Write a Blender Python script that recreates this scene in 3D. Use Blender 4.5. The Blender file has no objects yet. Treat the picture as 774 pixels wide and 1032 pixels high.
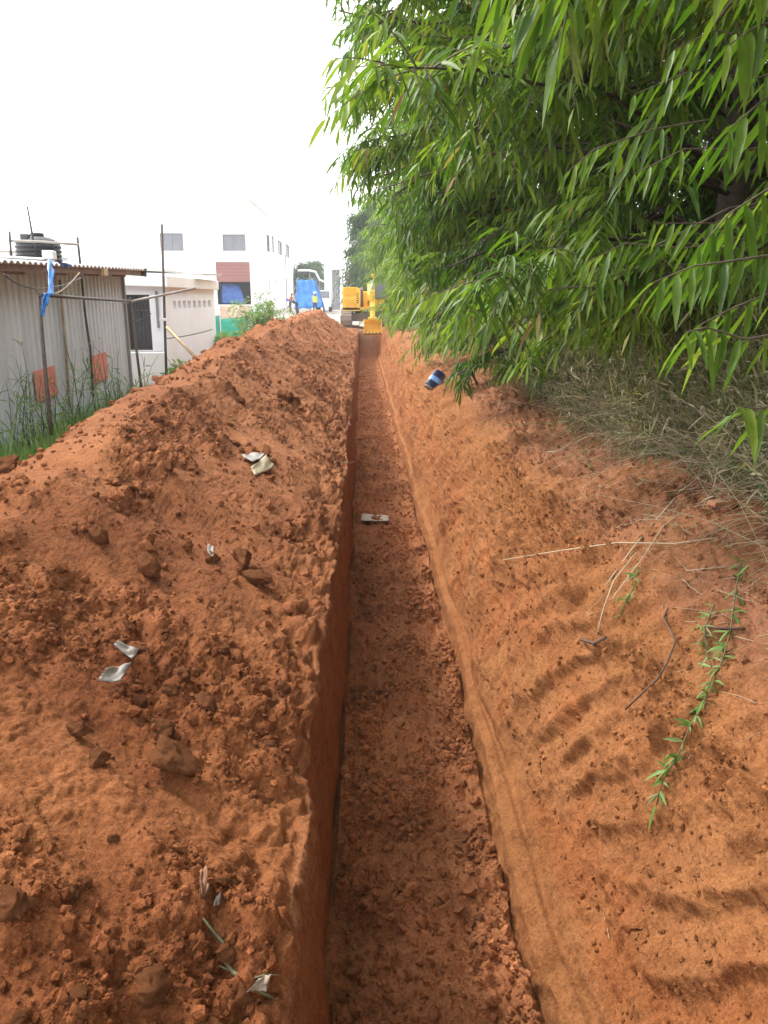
import bpy, bmesh, math, random
import numpy as np
from mathutils import Vector, Matrix

random.seed(7)
RNG = np.random.default_rng(7)
R = math.radians
SC = bpy.context.scene
COL = SC.collection

# ------------------------------------------------------------------ camera
EYE = Vector((0.0, 0.0, 1.6))
PITCH, YAW, FPX = R(15.1), R(1.52), 800.0          # focal length in pixels of a 774 x 1032 frame
cam_d = bpy.data.cameras.new('camera')
cam = bpy.data.objects.new('camera', cam_d)
COL.objects.link(cam)
cam.location = EYE
cam.rotation_euler = (R(90) - PITCH, 0, -YAW)
cam_d.sensor_fit = 'VERTICAL'
cam_d.sensor_height = 36.0
cam_d.lens = 36.0 * FPX / 1032.0
cam_d.clip_start = 0.05
cam_d.clip_end = 3000
SC.camera = cam

# ------------------------------------------------------------------ light
SUN_ELEV, SUN_AZ = R(46), R(-50)                   # azimuth from +Y, towards +X positive
world = bpy.data.worlds.new('World')
SC.world = world
world.use_nodes = True
wn, wl = world.node_tree.nodes, world.node_tree.links
wn.clear()
sky = wn.new('ShaderNodeTexSky')
sky.sky_type = 'NISHITA'
sky.sun_disc = False
sky.sun_elevation = SUN_ELEV
sky.sun_rotation = SUN_AZ
sky.air_density = 1.0
sky.dust_density = 1.5
sky.ozone_density = 1.0
hs = wn.new('ShaderNodeHueSaturation')
hs.inputs['Saturation'].default_value = 0.12
bg = wn.new('ShaderNodeBackground')
bg.inputs['Strength'].default_value = 0.15
wo = wn.new('ShaderNodeOutputWorld')
wl.new(sky.outputs[0], hs.inputs['Color'])
ov = wn.new('ShaderNodeMix'); ov.data_type = 'RGBA'          # bright even overcast over most of the sky
ov.inputs[0].default_value = .72
ov.inputs[7].default_value = (7.6, 7.7, 7.9, 1)
wl.new(hs.outputs[0], ov.inputs[6])
wl.new(ov.outputs[2], bg.inputs['Color'])
wl.new(bg.outputs[0], wo.inputs['Surface'])
sun_d = bpy.data.lights.new('sun', 'SUN')
sun_d.energy = 1.5
sun_d.angle = R(10)
sun_d.color = (1.0, 0.94, 0.85)
sun = bpy.data.objects.new('sun', sun_d)
COL.objects.link(sun)
sd = Vector((math.sin(SUN_AZ) * math.cos(SUN_ELEV), math.cos(SUN_AZ) * math.cos(SUN_ELEV), math.sin(SUN_ELEV)))
sun.rotation_euler = (-sd).to_track_quat('-Z', 'Y').to_euler()
sun.location = (-20, 20, 30)
SC.view_settings.view_transform = 'Standard'
SC.view_settings.look = 'None'
SC.view_settings.exposure = 1.58
SC.view_settings.gamma = 1.0
SC.view_settings.use_curve_mapping = False
SC.cycles.max_bounces = 10
SC.cycles.diffuse_bounces = 7
SC.cycles.transmission_bounces = 8
SC.cycles.transparent_max_bounces = 8

# ------------------------------------------------------------------ pixel <-> world helpers (774 x 1032 photo pixels)
CR = cam.rotation_euler.to_matrix()
CRn = np.array(CR)
EYn = np.array(EYE)

def ray(px, py):
    return CR @ Vector(((px - 387.0) / FPX, (516.0 - py) / FPX, -1.0))

def at(px, py, Y):
    d = ray(px, py)
    return EYE + d * (Y / d.y)

def at_z(px, py, z):
    d = ray(px, py)
    return EYE + d * ((z - EYE.z) / d.z)

def project(P):
    q = (np.asarray(P, dtype=float) - EYn) @ CRn
    dep = -q[..., 2]
    dd = np.where(np.abs(dep) < 1e-6, 1e-6, dep)
    return 387.0 + FPX * q[..., 0] / dd, 516.0 - FPX * q[..., 1] / dd, dep

# ------------------------------------------------------------------ noise
def _h(ix, iy, seed):
    with np.errstate(over='ignore'):
        h = (ix.astype(np.uint32) * np.uint32(374761393)) ^ (iy.astype(np.uint32) * np.uint32(668265263)) ^ np.uint32((seed * 2246822519) & 0xffffffff)
        h = (h ^ (h >> np.uint32(13))) * np.uint32(1274126177)
        h = (h ^ (h >> np.uint32(16))) * np.uint32(2246822519)
        h = h ^ (h >> np.uint32(15))
    return h

def perlin(x, y, seed=0):
    x = np.asarray(x, dtype=float); y = np.asarray(y, dtype=float)
    x, y = np.broadcast_arrays(x, y)
    xi = np.floor(x).astype(np.int64); yi = np.floor(y).astype(np.int64)
    xf = x - xi; yf = y - yi
    u = xf * xf * xf * (xf * (xf * 6 - 15) + 10); v = yf * yf * yf * (yf * (yf * 6 - 15) + 10)
    def g(ax, ay, dx, dy):
        a = _h(ax, ay, seed).astype(np.float64) * (2 * math.pi / 4294967296.0)
        return np.cos(a) * dx + np.sin(a) * dy
    n00 = g(xi, yi, xf, yf); n10 = g(xi + 1, yi, xf - 1, yf)
    n01 = g(xi, yi + 1, xf, yf - 1); n11 = g(xi + 1, yi + 1, xf - 1, yf - 1)
    return 1.5 * ((n00 * (1 - u) + n10 * u) * (1 - v) + (n01 * (1 - u) + n11 * u) * v)

def fbm(x, y, o=4, seed=0, gain=.5):
    r = 0; a = 1.0; f = 1.0
    for i in range(o):
        r = r + a * perlin(x * f + 17.3 * i, y * f - 9.1 * i, seed + i)
        a *= gain; f *= 2.03
    return r

def billow(x, y, o=3, seed=0):
    r = 0; a = 1.0; f = 1.0
    for i in range(o):
        r = r + a * (np.abs(perlin(x * f + 5.3 * i, y * f + 3.1 * i, seed + i)) * 2 - .6)
        a *= .5; f *= 2.1
    return r

def worley(x, y, seed=0):
    """round lumps: 1 at a cell's point, 0 at distance"""
    x, y = np.broadcast_arrays(np.asarray(x, float), np.asarray(y, float))
    xi = np.floor(x).astype(np.int64); yi = np.floor(y).astype(np.int64)
    best = np.zeros_like(x)
    for dx in (-1, 0, 1):
        for dy in (-1, 0, 1):
            h = _h(xi + dx, yi + dy, seed)
            h2 = _h(xi + dx, yi + dy, seed + 77)
            h3 = _h(xi + dx, yi + dy, seed + 177)
            cx = xi + dx + (h & np.uint32(1023)) / 1023.0
            cy = yi + dy + (h2 & np.uint32(1023)) / 1023.0
            rad = .25 + .55 * ((h3 & np.uint32(1023)) / 1023.0)
            d = np.clip(1 - ((x - cx) ** 2 + (y - cy) ** 2) / rad ** 2, 0, 1)
            best = np.maximum(best, np.sqrt(d) * rad)
    return best

def sstep(a, b, x):
    t = np.clip((x - a) / (b - a), 0, 1)
    return t * t * (3 - 2 * t)

# ------------------------------------------------------------------ materials
MATS = {}
class NT:
    def __init__(self, name):
        self.m = bpy.data.materials.new(name); self.m.use_nodes = True
        self.t = self.m.node_tree; self.n = self.t.nodes; self.l = self.t.links
        self.b = self.n['Principled BSDF']
    def new(self, ty, **kw):
        nd = self.n.new('ShaderNode' + ty)
        for k, v in kw.items():
            if k in nd.inputs.keys(): nd.inputs[k].default_value = v
            else: setattr(nd, k, v)
        return nd
    def link(self, a, b): self.l.new(a, b)
    def noise(self, scale, detail=4, rough=.55, vec=None, stretch=None):
        tc = self.new('TexCoord')
        src = tc.outputs['Object'] if vec is None else vec
        if stretch:
            mp = self.new('Mapping'); mp.inputs['Scale'].default_value = stretch
            self.link(src, mp.inputs['Vector']); src = mp.outputs[0]
        nz = self.new('TexNoise'); nz.inputs['Scale'].default_value = scale
        nz.inputs['Detail'].default_value = detail; nz.inputs['Roughness'].default_value = rough
        self.link(src, nz.inputs['Vector'])
        return nz.outputs[0]
    def ramp(self, fac, stops):
        r = self.new('ValToRGB'); e = r.color_ramp.elements
        while len(e) > 1: e.remove(e[-1])
        e[0].position = stops[0][0]; e[0].color = tuple(stops[0][1]) + (1,)
        for p, c in stops[1:]:
            q = e.new(p); q.color = tuple(c) + (1,)
        self.link(fac, r.inputs[0]); return r.outputs[0]
    def mix(self, fac, a, b, mode='MIX'):
        m = self.new('Mix', data_type='RGBA', blend_type=mode)
        for s, i in ((fac, 0), (a, 6), (b, 7)):
            if isinstance(s, (int, float)): m.inputs[i].default_value = s
            elif isinstance(s, tuple): m.inputs[i].default_value = s + (1,)
            else: self.link(s, m.inputs[i])
        return m.outputs[2]
    def bump(self, h, strength, dist, prev=None):
        b = self.new('Bump'); b.inputs['Strength'].default_value = strength; b.inputs['Distance'].default_value = dist
        self.link(h, b.inputs['Height'])
        if prev is not None: self.link(prev, b.inputs['Normal'])
        return b.outputs[0]

def plain(name, col, rough=.6, metal=0.0, var=.18, scale=6, bump=0.0, dirt=None):
    if name in MATS: return MATS[name]
    k = NT(name)
    n = k.noise(scale, 5, .6)
    lo = tuple(max(0, c * (1 - var)) for c in col); hi = tuple(min(1, c * (1 + var)) for c in col)
    c = k.ramp(n, [(.3, lo), (.7, hi)])
    if dirt is not None:
        n2 = k.noise(scale * .35, 6, .7)
        f = k.ramp(n2, [(.5, (0, 0, 0)), (.72, (.75, .75, .75))])
        c = k.mix(f, c, dirt)
    k.link(c, k.b.inputs['Base Color'])
    k.b.inputs['Roughness'].default_value = rough; k.b.inputs['Metallic'].default_value = metal
    if bump:
        k.link(k.bump(n, .6, bump), k.b.inputs['Normal'])
    MATS[name] = k.m
    return k.m

def soil_material(name, use_attr=True, col=None):
    k = NT(name)
    if use_attr:
        a = k.new('Attribute', attribute_name='tint'); base = a.outputs['Color']
    else:
        base = k.mix(0.0, col, col)
    n1 = k.noise(1.7, 6, .6); n2 = k.noise(11, 6, .65); n3 = k.noise(70, 4, .7); n4 = k.noise(260, 2, .7)
    c = k.mix(.75, base, k.ramp(n1, [(.25, (.72, .64, .56)), (.5, (1, 1, 1)), (.75, (1.2, 1.22, 1.2))]), 'MULTIPLY')
    c = k.mix(.8, c, k.ramp(n2, [(.28, (.55, .48, .42)), (.5, (1, 1, 1)), (.74, (1.22, 1.24, 1.26))]), 'MULTIPLY')
    c = k.mix(.7, c, k.ramp(n3, [(.3, (.48, .43, .40)), (.5, (1, 1, 1)), (.72, (1.42, 1.44, 1.46))]), 'MULTIPLY')
    k.link(c, k.b.inputs['Base Color'])
    k.b.inputs['Roughness'].default_value = .95
    k.b.inputs['Specular IOR Level'].default_value = .12
    nb = k.bump(n2, .7, .035)
    nb = k.bump(n3, 1.0, .016, nb)
    nb = k.bump(n4, .9, .005, nb)
    k.link(nb, k.b.inputs['Normal'])
    return k.m

# ------------------------------------------------------------------ object helpers
def tag(o, label=None, cat=None, group=None, kind=None):
    if label: o['label'] = label
    if cat: o['category'] = cat
    if group: o['group'] = group
    if kind: o['kind'] = kind
    return o

def empty(name, loc=(0, 0, 0), rz=0.0):
    o = bpy.data.objects.new(name, None); COL.objects.link(o)
    o.location = loc; o.rotation_euler = (0, 0, rz); o.empty_display_size = .2
    return o

def link_mesh(name, me, mat, parent=None, loc=None, rot=None):
    o = bpy.data.objects.new(name, me); COL.objects.link(o)
    if mat is not None and len(me.materials) == 0: me.materials.append(mat)
    if parent is not None: o.parent = parent
    if loc is not None: o.location = loc
    if rot is not None: o.rotation_euler = rot
    return o

class MB:
    def __init__(self): self.v = []; self.f = []; self.s = []
    def add(self, vs, fs, smooth=False):
        k = len(self.v)
        self.v += [tuple(p) for p in vs]; self.f += [tuple(i + k for i in f) for f in fs]; self.s += [smooth] * len(fs)
        return self
    def box(self, c, s, rot=None, bev=0.0):
        hx, hy, hz = s[0] / 2, s[1] / 2, s[2] / 2
        c = Vector(c)
        if bev <= 0:
            vs = [Vector((x * hx, y * hy, z * hz)) for x in (-1, 1) for y in (-1, 1) for z in (-1, 1)]
            fs = [(0, 1, 3, 2), (4, 6, 7, 5), (0, 4, 5, 1), (2, 3, 7, 6), (0, 2, 6, 4), (1, 5, 7, 3)]
        else:
            bm = bmesh.new(); bmesh.ops.create_cube(bm, size=1)
            for v in bm.verts: v.co = Vector((v.co.x * s[0], v.co.y * s[1], v.co.z * s[2]))
            bmesh.ops.bevel(bm, geom=list(bm.edges), offset=bev, segments=2, affect='EDGES', profile=.5)
            bm.verts.index_update()
            vs = [v.co.copy() for v in bm.verts]; fs = [tuple(v.index for v in f.verts) for f in bm.faces]; bm.free()
        if rot is not None: vs = [rot @ v for v in vs]
        return self.add([v + c for v in vs], fs)
    def bar(self, a, b, w, h=None, up=(0, 0, 1)):
        a = Vector(a); b = Vector(b); d = b - a; h = w if h is None else h
        x = d.normalized(); u = Vector(up)
        if abs(x.dot(u)) > .97: u = Vector((0, 1, 0))
        y = u.cross(x).normalized(); z = x.cross(y)
        m = Matrix((x, y, z)).transposed()
        return self.box((a + b) / 2, (d.length, w, h), m)
    def tube(self, pts, rad, n=8, caps=True, smooth=True):
        pts = [Vector(p) for p in pts]
        rad = rad if isinstance(rad, (list, tuple)) else [rad] * len(pts)
        vs = []; fs = []; prev = None
        for i, p in enumerate(pts):
            t = (pts[min(i + 1, len(pts) - 1)] - pts[max(i - 1, 0)]).normalized()
            if prev is None:
                u = Vector((0, 0, 1)) if abs(t.z) < .9 else Vector((1, 0, 0))
                x = t.cross(u).normalized()
            else:
                x = (prev - t * prev.dot(t)).normalized()
            prev = x; y = t.cross(x)
            for j in range(n):
                a = 2 * math.pi * j / n
                vs.append(p + (x * math.cos(a) + y * math.sin(a)) * rad[i])
        for i in range(len(pts) - 1):
            for j in range(n):
                fs.append((i * n + j, i * n + (j + 1) % n, (i + 1) * n + (j + 1) % n, (i + 1) * n + j))
        self.add(vs, fs, smooth)
        if caps:
            k = len(self.v) - len(vs)
            self.f.append(tuple(k + j for j in range(n))[::-1]); self.s.append(False)
            self.f.append(tuple(k + (len(pts) - 1) * n + j for j in range(n))); self.s.append(False)
        return self
    def lathe(self, c, prof, n=32, smooth=True):
        c = Vector(c); vs = []; fs = []
        for r, z in prof:
            for j in range(n):
                a = 2 * math.pi * j / n
                vs.append(c + Vector((r * math.cos(a), r * math.sin(a), z)))
        for i in range(len(prof) - 1):
            for j in range(n):
                fs.append((i * n + j, i * n + (j + 1) % n, (i + 1) * n + (j + 1) % n, (i + 1) * n + j))
        return self.add(vs, fs, smooth)
    def prism(self, poly, axis_o, ex, ey, ez, depth):
        """polygon (list of 2D) in plane ex,ey, extruded along ez by depth, centred"""
        o = Vector(axis_o); ex, ey, ez = Vector(ex), Vector(ey), Vector(ez)
        n = len(poly)
        vs = [o + ex * p[0] + ey * p[1] - ez * depth / 2 for p in poly] + [o + ex * p[0] + ey * p[1] + ez * depth / 2 for p in poly]
        fs = [tuple(range(n))[::-1], tuple(range(n, 2 * n))] + [(i, (i + 1) % n, n + (i + 1) % n, n + i) for i in range(n)]
        return self.add(vs, fs)
    def mesh(self, name):
        me = bpy.data.meshes.new(name); me.from_pydata(self.v, [], self.f)
        me.polygons.foreach_set('use_smooth', self.s)
        bm = bmesh.new(); bm.from_mesh(me); bmesh.ops.recalc_face_normals(bm, faces=bm.faces); bm.to_mesh(me); bm.free()
        me.update(); return me
    def build(self, name, mat, parent=None, loc=None, rot=None):
        return link_mesh(name, self.mesh(name), mat, parent, loc, rot)

def np_mesh(name, V, F, mat, attr=None, smooth=False, parent=None):
    """V (n,3); F list of int arrays each (m,k)"""
    me = bpy.data.meshes.new(name)
    me.vertices.add(len(V)); me.vertices.foreach_set('co', np.ascontiguousarray(V, dtype=np.float32).ravel())
    li = np.concatenate([f.ravel() for f in F]).astype(np.int32)
    cnt = np.concatenate([np.full(len(f), f.shape[1], dtype=np.int32) for f in F])
    st = np.concatenate(([0], np.cumsum(cnt)[:-1])).astype(np.int32)
    me.loops.add(len(li)); me.loops.foreach_set('vertex_index', li)
    me.polygons.add(len(cnt)); me.polygons.foreach_set('loop_start', st); me.polygons.foreach_set('loop_total', cnt)
    me.polygons.foreach_set('use_smooth', np.full(len(cnt), smooth))
    me.update(calc_edges=True)
    if attr is not None:
        for nm, arr in attr.items():
            if arr.ndim == 1:
                at_ = me.attributes.new(nm, 'FLOAT', 'POINT'); at_.data.foreach_set('value', arr.astype(np.float32))
            else:
                at_ = me.attributes.new(nm, 'FLOAT_COLOR', 'POINT'); at_.data.foreach_set('color', np.ascontiguousarray(arr, dtype=np.float32).ravel())
    me.validate()
    return link_mesh(name, me, mat, parent)
# ------------------------------------------------------------------ the ground: one sheet with spoil heap, trench and bank
def ground_left(Y): return -.4 + .7 * sstep(20, 52, Y)

def row_positions():
    ys = list(np.linspace(-40, -7, 12)) + list(np.linspace(-6, .6, 80)); y = .6
    while y < 48:
        y += max(.0105, .0052 * y); ys.append(y)
    while y < 900:
        y *= 1.06; ys.append(y)
    return np.array(ys)

ROWS = row_positions()
SEG = [10, 30, 60, 26, 130, 130, 66, 110, 20, 10, 64, 76, 84, 60, 40, 26, 10]

def base_profile(Y):
    n = len(Y)
    K = np.zeros((18, n, 2))
    gl = ground_left(Y)
    zc = np.interp(Y, [-6, 0, 4.5, 6, 8.7, 12, 20, 32], [.40, .46, .60, .63, .72, .88, 1.02, 1.06])
    end = 1 - sstep(36.5, 40.5, Y)                      # the heap tapers off at its far end
    back = sstep(-6, -3.5, Y)
    tr = (1 - sstep(39.5, 40.1, Y)) * sstep(.1, .9, Y)    # the trench itself
    wob = .04 * perlin(Y * .5, Y * 0 + 3.3, 5) + .02 * perlin(Y * 1.7, Y * 0 + 1.3, 6)
    nib = .022 * perlin(Y * 1.3, Y * 0 + 6.1, 15) + .018 * perlin(Y * 4.1, Y * 0 + 2.1, 16)
    gr = .4 + 0 * Y
    hump = end * back
    lip = np.where(Y > 39, .1, -.2) * 1.0
    lipz = -.2 + .3 * sstep(37, 42, Y) + .04 * perlin(Y * .9, Y * 0 + 8.1, 9)
    crx = -1.95 + .2 * perlin(Y * .35, Y * 0 + 2.2, 3)
    cz = gl + (zc - gl) * hump + .07 * perlin(Y * .8, Y * 0 + 5.5, 21)
    notch = .24 * np.exp(-((Y - 5.15) / .30) ** 2)      # the dip in the crest
    cz = cz - notch
    lipz = lipz * hump + (1 - hump) * gl * .5
    fz = -1.3 * tr + (1 - tr) * .05
    def put(i, x, z): K[i, :, 0] = x; K[i, :, 1] = z
    put(0, -900, gl); put(1, -9, gl); put(2, -3.75, gl)
    put(3, crx - .32, cz - .06); put(4, crx + .12, cz - .01)
    put(5, -1.0, lipz + (cz - lipz) * .47)
    put(6, -.21 + wob + nib, np.maximum(lipz, fz))
    put(7, -.165 + wob, fz)
    put(8, .725 + wob, fz)
    t = tr
    far = sstep(2.8, 5.5, Y)
    put(9, .745 + wob, fz + .17 * t); put(10, .85 + wob - .05 * far, fz + (.21 - .02 * far) * t)
    put(11, 1.07 - .13 * far, (-.75 + .12 * far) * t + (1 - t) * .08)
    put(12, 1.30 - .20 * far, (-.20 + .17 * far) * t + (1 - t) * .15)
    bz = .05 * perlin(Y * .6, Y * 0 + 7.7, 12)
    put(13, 1.64 - .12 * far, (.16 + .06 * far) * t + (1 - t) * .25 + bz); put(14, 2.12 + .2 * far, .38 + bz); put(15, 3.2, gr)
    put(16, 9, .4); put(17, 900, .4)
    return K

def build_grid():
    Y = ROWS; K = base_profile(Y)
    cols_i = []; cols_f = []
    for s, n in enumerate(SEG):
        for j in range(n):
            f = j / n
            if s == 0: f = 1 - (1 - f) ** 3
            if s == 16: f = f ** 3
            cols_i.append(s); cols_f.append(f)
    cols_i.append(16); cols_f.append(1.0)
    ci = np.array(cols_i); cf = np.array(cols_f)[:, None, None]
    P = K[ci] * (1 - cf) + K[ci + 1] * cf                 # (C, N, 2)
    for it in range(3):                                   # soften the corners
        Q = P.copy(); Q[1:-1] = .25 * P[:-2] + .5 * P[1:-1] + .25 * P[2:]; P = Q
    X = P[:, :, 0].T; Z = P[:, :, 1].T                    # (N, C)
    YY = np.broadcast_to(Y[:, None], X.shape)
    S = ci + np.array(cols_f)                             # section coordinate 0..17
    return X, YY.copy(), Z, S

GX, GY, GZ, GS = build_grid()
NR, NC = GX.shape

def displace():
    X, Y, Z = GX, GY, GZ
    dXs = np.gradient(X, axis=1); dZs = np.gradient(Z, axis=1)
    dY = np.gradient(Y, axis=0); dZy = np.gradient(Z, axis=0); dXy = np.gradient(X, axis=0)
    n = np.stack([-(dZs * dY), dXy * dZs - dXs * dZy * 1.0, dXs * dY], -1)
    n[..., 1] = dZs * dXy - dXs * dZy
    n /= np.linalg.norm(n, axis=-1, keepdims=True) + 1e-12
    arc = np.cumsum(np.sqrt(dXs ** 2 + dZs ** 2), axis=1)
    arc = arc - arc[:, [int(np.argmin(np.abs(GS - 6)))]]     # arc length from the left lip
    a = np.clip(arc, -12, 12)
    S = np.broadcast_to(GS[None, :], X.shape)
    trench = ((1 - sstep(39.3, 40.1, Y)) * sstep(.2, .9, Y))
    near_fade = sstep(-6, -5, Y) * (1 - sstep(60, 140, Y))
    # --- spoil heap
    wh = sstep(2.0, 2.6, S) * (1 - sstep(5.93, 6.05, S)) * (1 - .8 * sstep(40, 42, Y))
    ca, sa = math.cos(.6), -math.sin(.6)
    U = a * ca + Y * sa; V = -a * sa + Y * ca                # the heap's slides run obliquely
    patch = sstep(.0, .5, fbm(a * .9, Y * .8, 3, 31))
    patch2 = sstep(.05, .5, fbm(a * 1.6 + 4, Y * 1.5, 3, 131))
    sv = V * 1.25 + .75 * fbm(U * .8, V * .9, 3, 45); fr = sv - np.floor(sv)
    scarp = np.where(fr < .8, 1 - fr / .8, (fr - .8) / .2) * sstep(-.2, .3, perlin(U * .9 + 3, V * .7, 46))
    heap = .055 * fbm(a * .8, Y * .7, 3, 41) + .055 * (scarp - .4) * (.5 + .5 * patch) + .04 * fbm(U * 1.1, V * 3.2, 3, 43) * (.4 + .6 * patch)
    heap += .028 * (1 - np.abs(perlin(U * 1.3, V * 2.9, 44)) * 3).clip(-1, 1) * patch
    heap += patch * (.045 * worley(a * 5.5, Y * 5.5, 51) + .032 * worley(a * 11, Y * 11, 52)) + .020 * patch2 * worley(a * 23, Y * 23, 53)
    heap += (.3 + patch) * .012 * billow(a * 9, Y * 9, 4, 54) + .004 * fbm(a * 45, Y * 45, 2, 55)
    heap += (1 - patch) * .010 * worley(a * 14, Y * 14, 57) * sstep(0, .4, perlin(a * 2, Y * 2, 58))
    far_rough = sstep(5, 12, Y)
    heap += far_rough * (.045 * fbm(U * 1.3, V * 3.4, 4, 61) + .05 * worley(a * 5, Y * 4.0, 62) * sstep(0, .4, perlin(a * 1.3, Y * .8, 64)))
    edge = sstep(5.45, 5.95, S)
    heap += edge * (.04 * billow(a * 4, Y * 3.5, 4, 63) + .05 * worley(a * 8, Y * 7, 65) - .02)
    # --- left trench wall
    wl_ = sstep(5.93, 6.06, S) * (1 - sstep(6.99, 7.03, S)) * trench
    wall = .012 * fbm(a * 6, Y * 2.2, 3, 71) + .006 * fbm(a * 3, Y * 22, 2, 72) + .012 * billow(a * 9, Y * 9, 3, 73) * (1 - sstep(6.1, 6.5, S))
    # --- trench floor
    wf = sstep(6.99, 7.03, S) * (1 - sstep(7.97, 8.02, S)) * trench
    fp = sstep(-.2, .35, fbm(a * 2.2, Y * 1.6, 3, 81) + .10 * (S - 7.45))
    floor = .05 * fbm(a * 2.2, Y * 1.7, 3, 82) + .03 * billow(a * 3, Y * 4, 3, 89) + .012 * fbm(a * 9, Y * 9, 3, 86)
    floor += fp * (.055 * worley(a * 9, Y * 9, 83) + .032 * worley(a * 20, Y * 20, 84) + .016 * worley(a * 40, Y * 40, 88)) + .012 * billow(a * 16, Y * 16, 3, 85) + .014 * worley(a * 30, Y * 30, 90) + .02 * worley(a * 13, Y * 13, 91) * sstep(0, .3, perlin(a * 3, Y * 3, 92))
    floor += .05 * (sstep(7.85, 8.0, S) + 1 - sstep(7.0, 7.12, S)) * (.6 + .6 * perlin(a * 4, Y * 5, 87))
    # --- right bank
    wb = sstep(7.97, 8.02, S) * (1 - sstep(15, 15.8, S))
    t = S - 10
    steep = sstep(9.9, 10.3, S) * (1 - sstep(12.2, 13.2, S))
    streak = fbm(Y * 13 + a * 2.0, a * .9, 3, 91)
    bank = .07 * fbm(a * 1.1, Y * 1.0, 3, 92) + .028 * fbm(a * 3.4, Y * 3.1, 3, 93) + .007 * fbm(a * 22, Y * 22, 3, 94)
    bank += steep * .013 * streak * (.4 + .6 * sstep(2.5, 5, Y))
    # tooth scallops the bucket left in the near bank
    ph = Y * 3.1 + 2.0 * a + .55 * fbm(a * .9, Y * .8, 2, 95) - .6 * (a - 3.2) ** 2 + .12 * fbm(a * 5, Y * 5, 2, 195)
    frac = ph - np.floor(ph)
    scal = np.where(frac < .27, frac / .27, (1 - frac) / .73)
    scal = scal ** 1.35
    amp = sstep(.25, .5, fbm(a * 1.4, Y * 1.2, 2, 96) + .55) * (.5 + .5 * sstep(-.3, .3, perlin(a * 3, Y * 3, 97)))
    wsc = sstep(10.5, 11.1, S) * (1 - sstep(12.9, 13.6, S)) * sstep(.9, 1.5, Y) * (1 - sstep(4.0, 5.6, Y))
    bank *= 1 - .35 * wsc
    bank += wsc * (.45 + .55 * amp) * .056 * (scal - .3)
    rough = sstep(0, .4, fbm(a * 1.3 + 9, Y * .9, 3, 98)) * sstep(11.6, 12.6, S)
    bank += rough * (.05 * billow(a * 6, Y * 6, 4, 99) + .03 * worley(a * 8, Y * 8, 100))
    bank += .05 * sstep(11.8, 12.0, S) * (1 - sstep(12.1, 12.6, S)) * billow(a * 3, Y * 4.2, 4, 105)
    tv = 2.2 * fbm(a * 1.6, Y * 1.4, 4, 106); tf = tv - np.floor(tv); bank += .024 * (np.where(tf < .85, tf / .85, (1 - tf) / .15) - .5) * sstep(10.6, 11.2, S) * (1 - .7 * wsc)
    bank += .018 * worley(a * 16, Y * 16, 107) * sstep(.0, .4, fbm(a * 2, Y * 2, 2, 108)) + .006 * billow(a * 14, Y * 14, 4, 109)
    bank += .03 * sstep(11.7, 12.1, S) * (1 - sstep(12.2, 12.9, S)) * fbm(a * 2.2, Y * 3.2, 3, 101)
    bank *= (.35 + .65 * sstep(9.9, 10.4, S))
    bank -= .028 * np.exp(-((S - 9.98) / .10) ** 2) * (1 - sstep(4, 8, Y)) + .012 * (1 - sstep(9.9, 10.3, S)) * fbm(Y * 7, a * 7, 4, 104)
    # --- everything else
    wo_ = np.clip(1 - wh - wl_ - wf - wb, 0, 1)
    other = .03 * fbm(X * .5, Y * .5, 4, 111) + .008 * fbm(X * 4, Y * 4, 3, 112)
    d = (wh * heap + wl_ * wall + wf * floor + wb * bank + wo_ * other) * near_fade
    # colours: the subsoil the bank is cut through, the tumbled heap, the brown floor, grey yard
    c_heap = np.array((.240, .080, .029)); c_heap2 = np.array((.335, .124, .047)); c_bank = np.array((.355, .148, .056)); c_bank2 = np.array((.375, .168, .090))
    c_floor = np.array((.42, .168, .072)); c_wall = np.array((.33, .135, .058)); c_yard = np.array((.42, .39, .35)); c_soil2 = np.array((.24, .125, .07))
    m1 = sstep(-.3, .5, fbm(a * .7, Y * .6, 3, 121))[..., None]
    m2 = sstep(-.3, .5, fbm(a * 1.1, Y * .9, 3, 122))[..., None]
    dry = sstep(1.5, 9, Y)[..., None]                       # far spoil drier, paler; near shade is put into the colour too
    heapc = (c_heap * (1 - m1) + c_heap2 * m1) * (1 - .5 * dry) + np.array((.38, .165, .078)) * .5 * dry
    topm = (sstep(12.4, 13.4, S) * (.6 + .4 * m2[..., 0]))[..., None]
    redm = (sstep(10.0, 10.4, S) * (1 - sstep(11.2, 12.0, S)) * sstep(-.2, .4, fbm(a * 1.5, Y * 1.8, 3, 123)))[..., None]
    c_bank = c_bank * (1 - .6 * redm) + .6 * redm * np.array((.36, .118, .040))
    bankc = (c_bank * (1 - .35 * m2) + c_heap2 * .35 * m2) * (1 - topm) + c_bank2 * topm
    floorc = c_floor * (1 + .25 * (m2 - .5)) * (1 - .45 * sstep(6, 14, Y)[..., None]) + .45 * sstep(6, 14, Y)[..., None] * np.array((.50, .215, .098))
    yardm = sstep(-3.2, -5.5, X)[..., None] * 0 + (1 - sstep(-5.2, -3.6, X))[..., None] * sstep(24, 44, Y)[..., None] + sstep(44, 50, Y)[..., None]
    yardm = np.clip(yardm, 0, 1)
    oth = c_soil2 * (1 - yardm) + c_yard * yardm
    W = np.stack([wh, wl_, wf, wb, wo_], -1); W = W / (W.sum(-1, keepdims=True) + 1e-9)
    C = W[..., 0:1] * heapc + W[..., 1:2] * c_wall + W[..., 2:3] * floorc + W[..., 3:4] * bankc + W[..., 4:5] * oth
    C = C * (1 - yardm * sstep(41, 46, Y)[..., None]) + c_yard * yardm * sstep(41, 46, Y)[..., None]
    C = np.concatenate([C, np.ones_like(C[..., :1])], -1)
    Pn = np.stack([X, Y, Z], -1) + n * d[..., None]
    return Pn, n, C, patch * wh + fp * wf * 1.2 + rough * wb * .8, a

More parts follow.
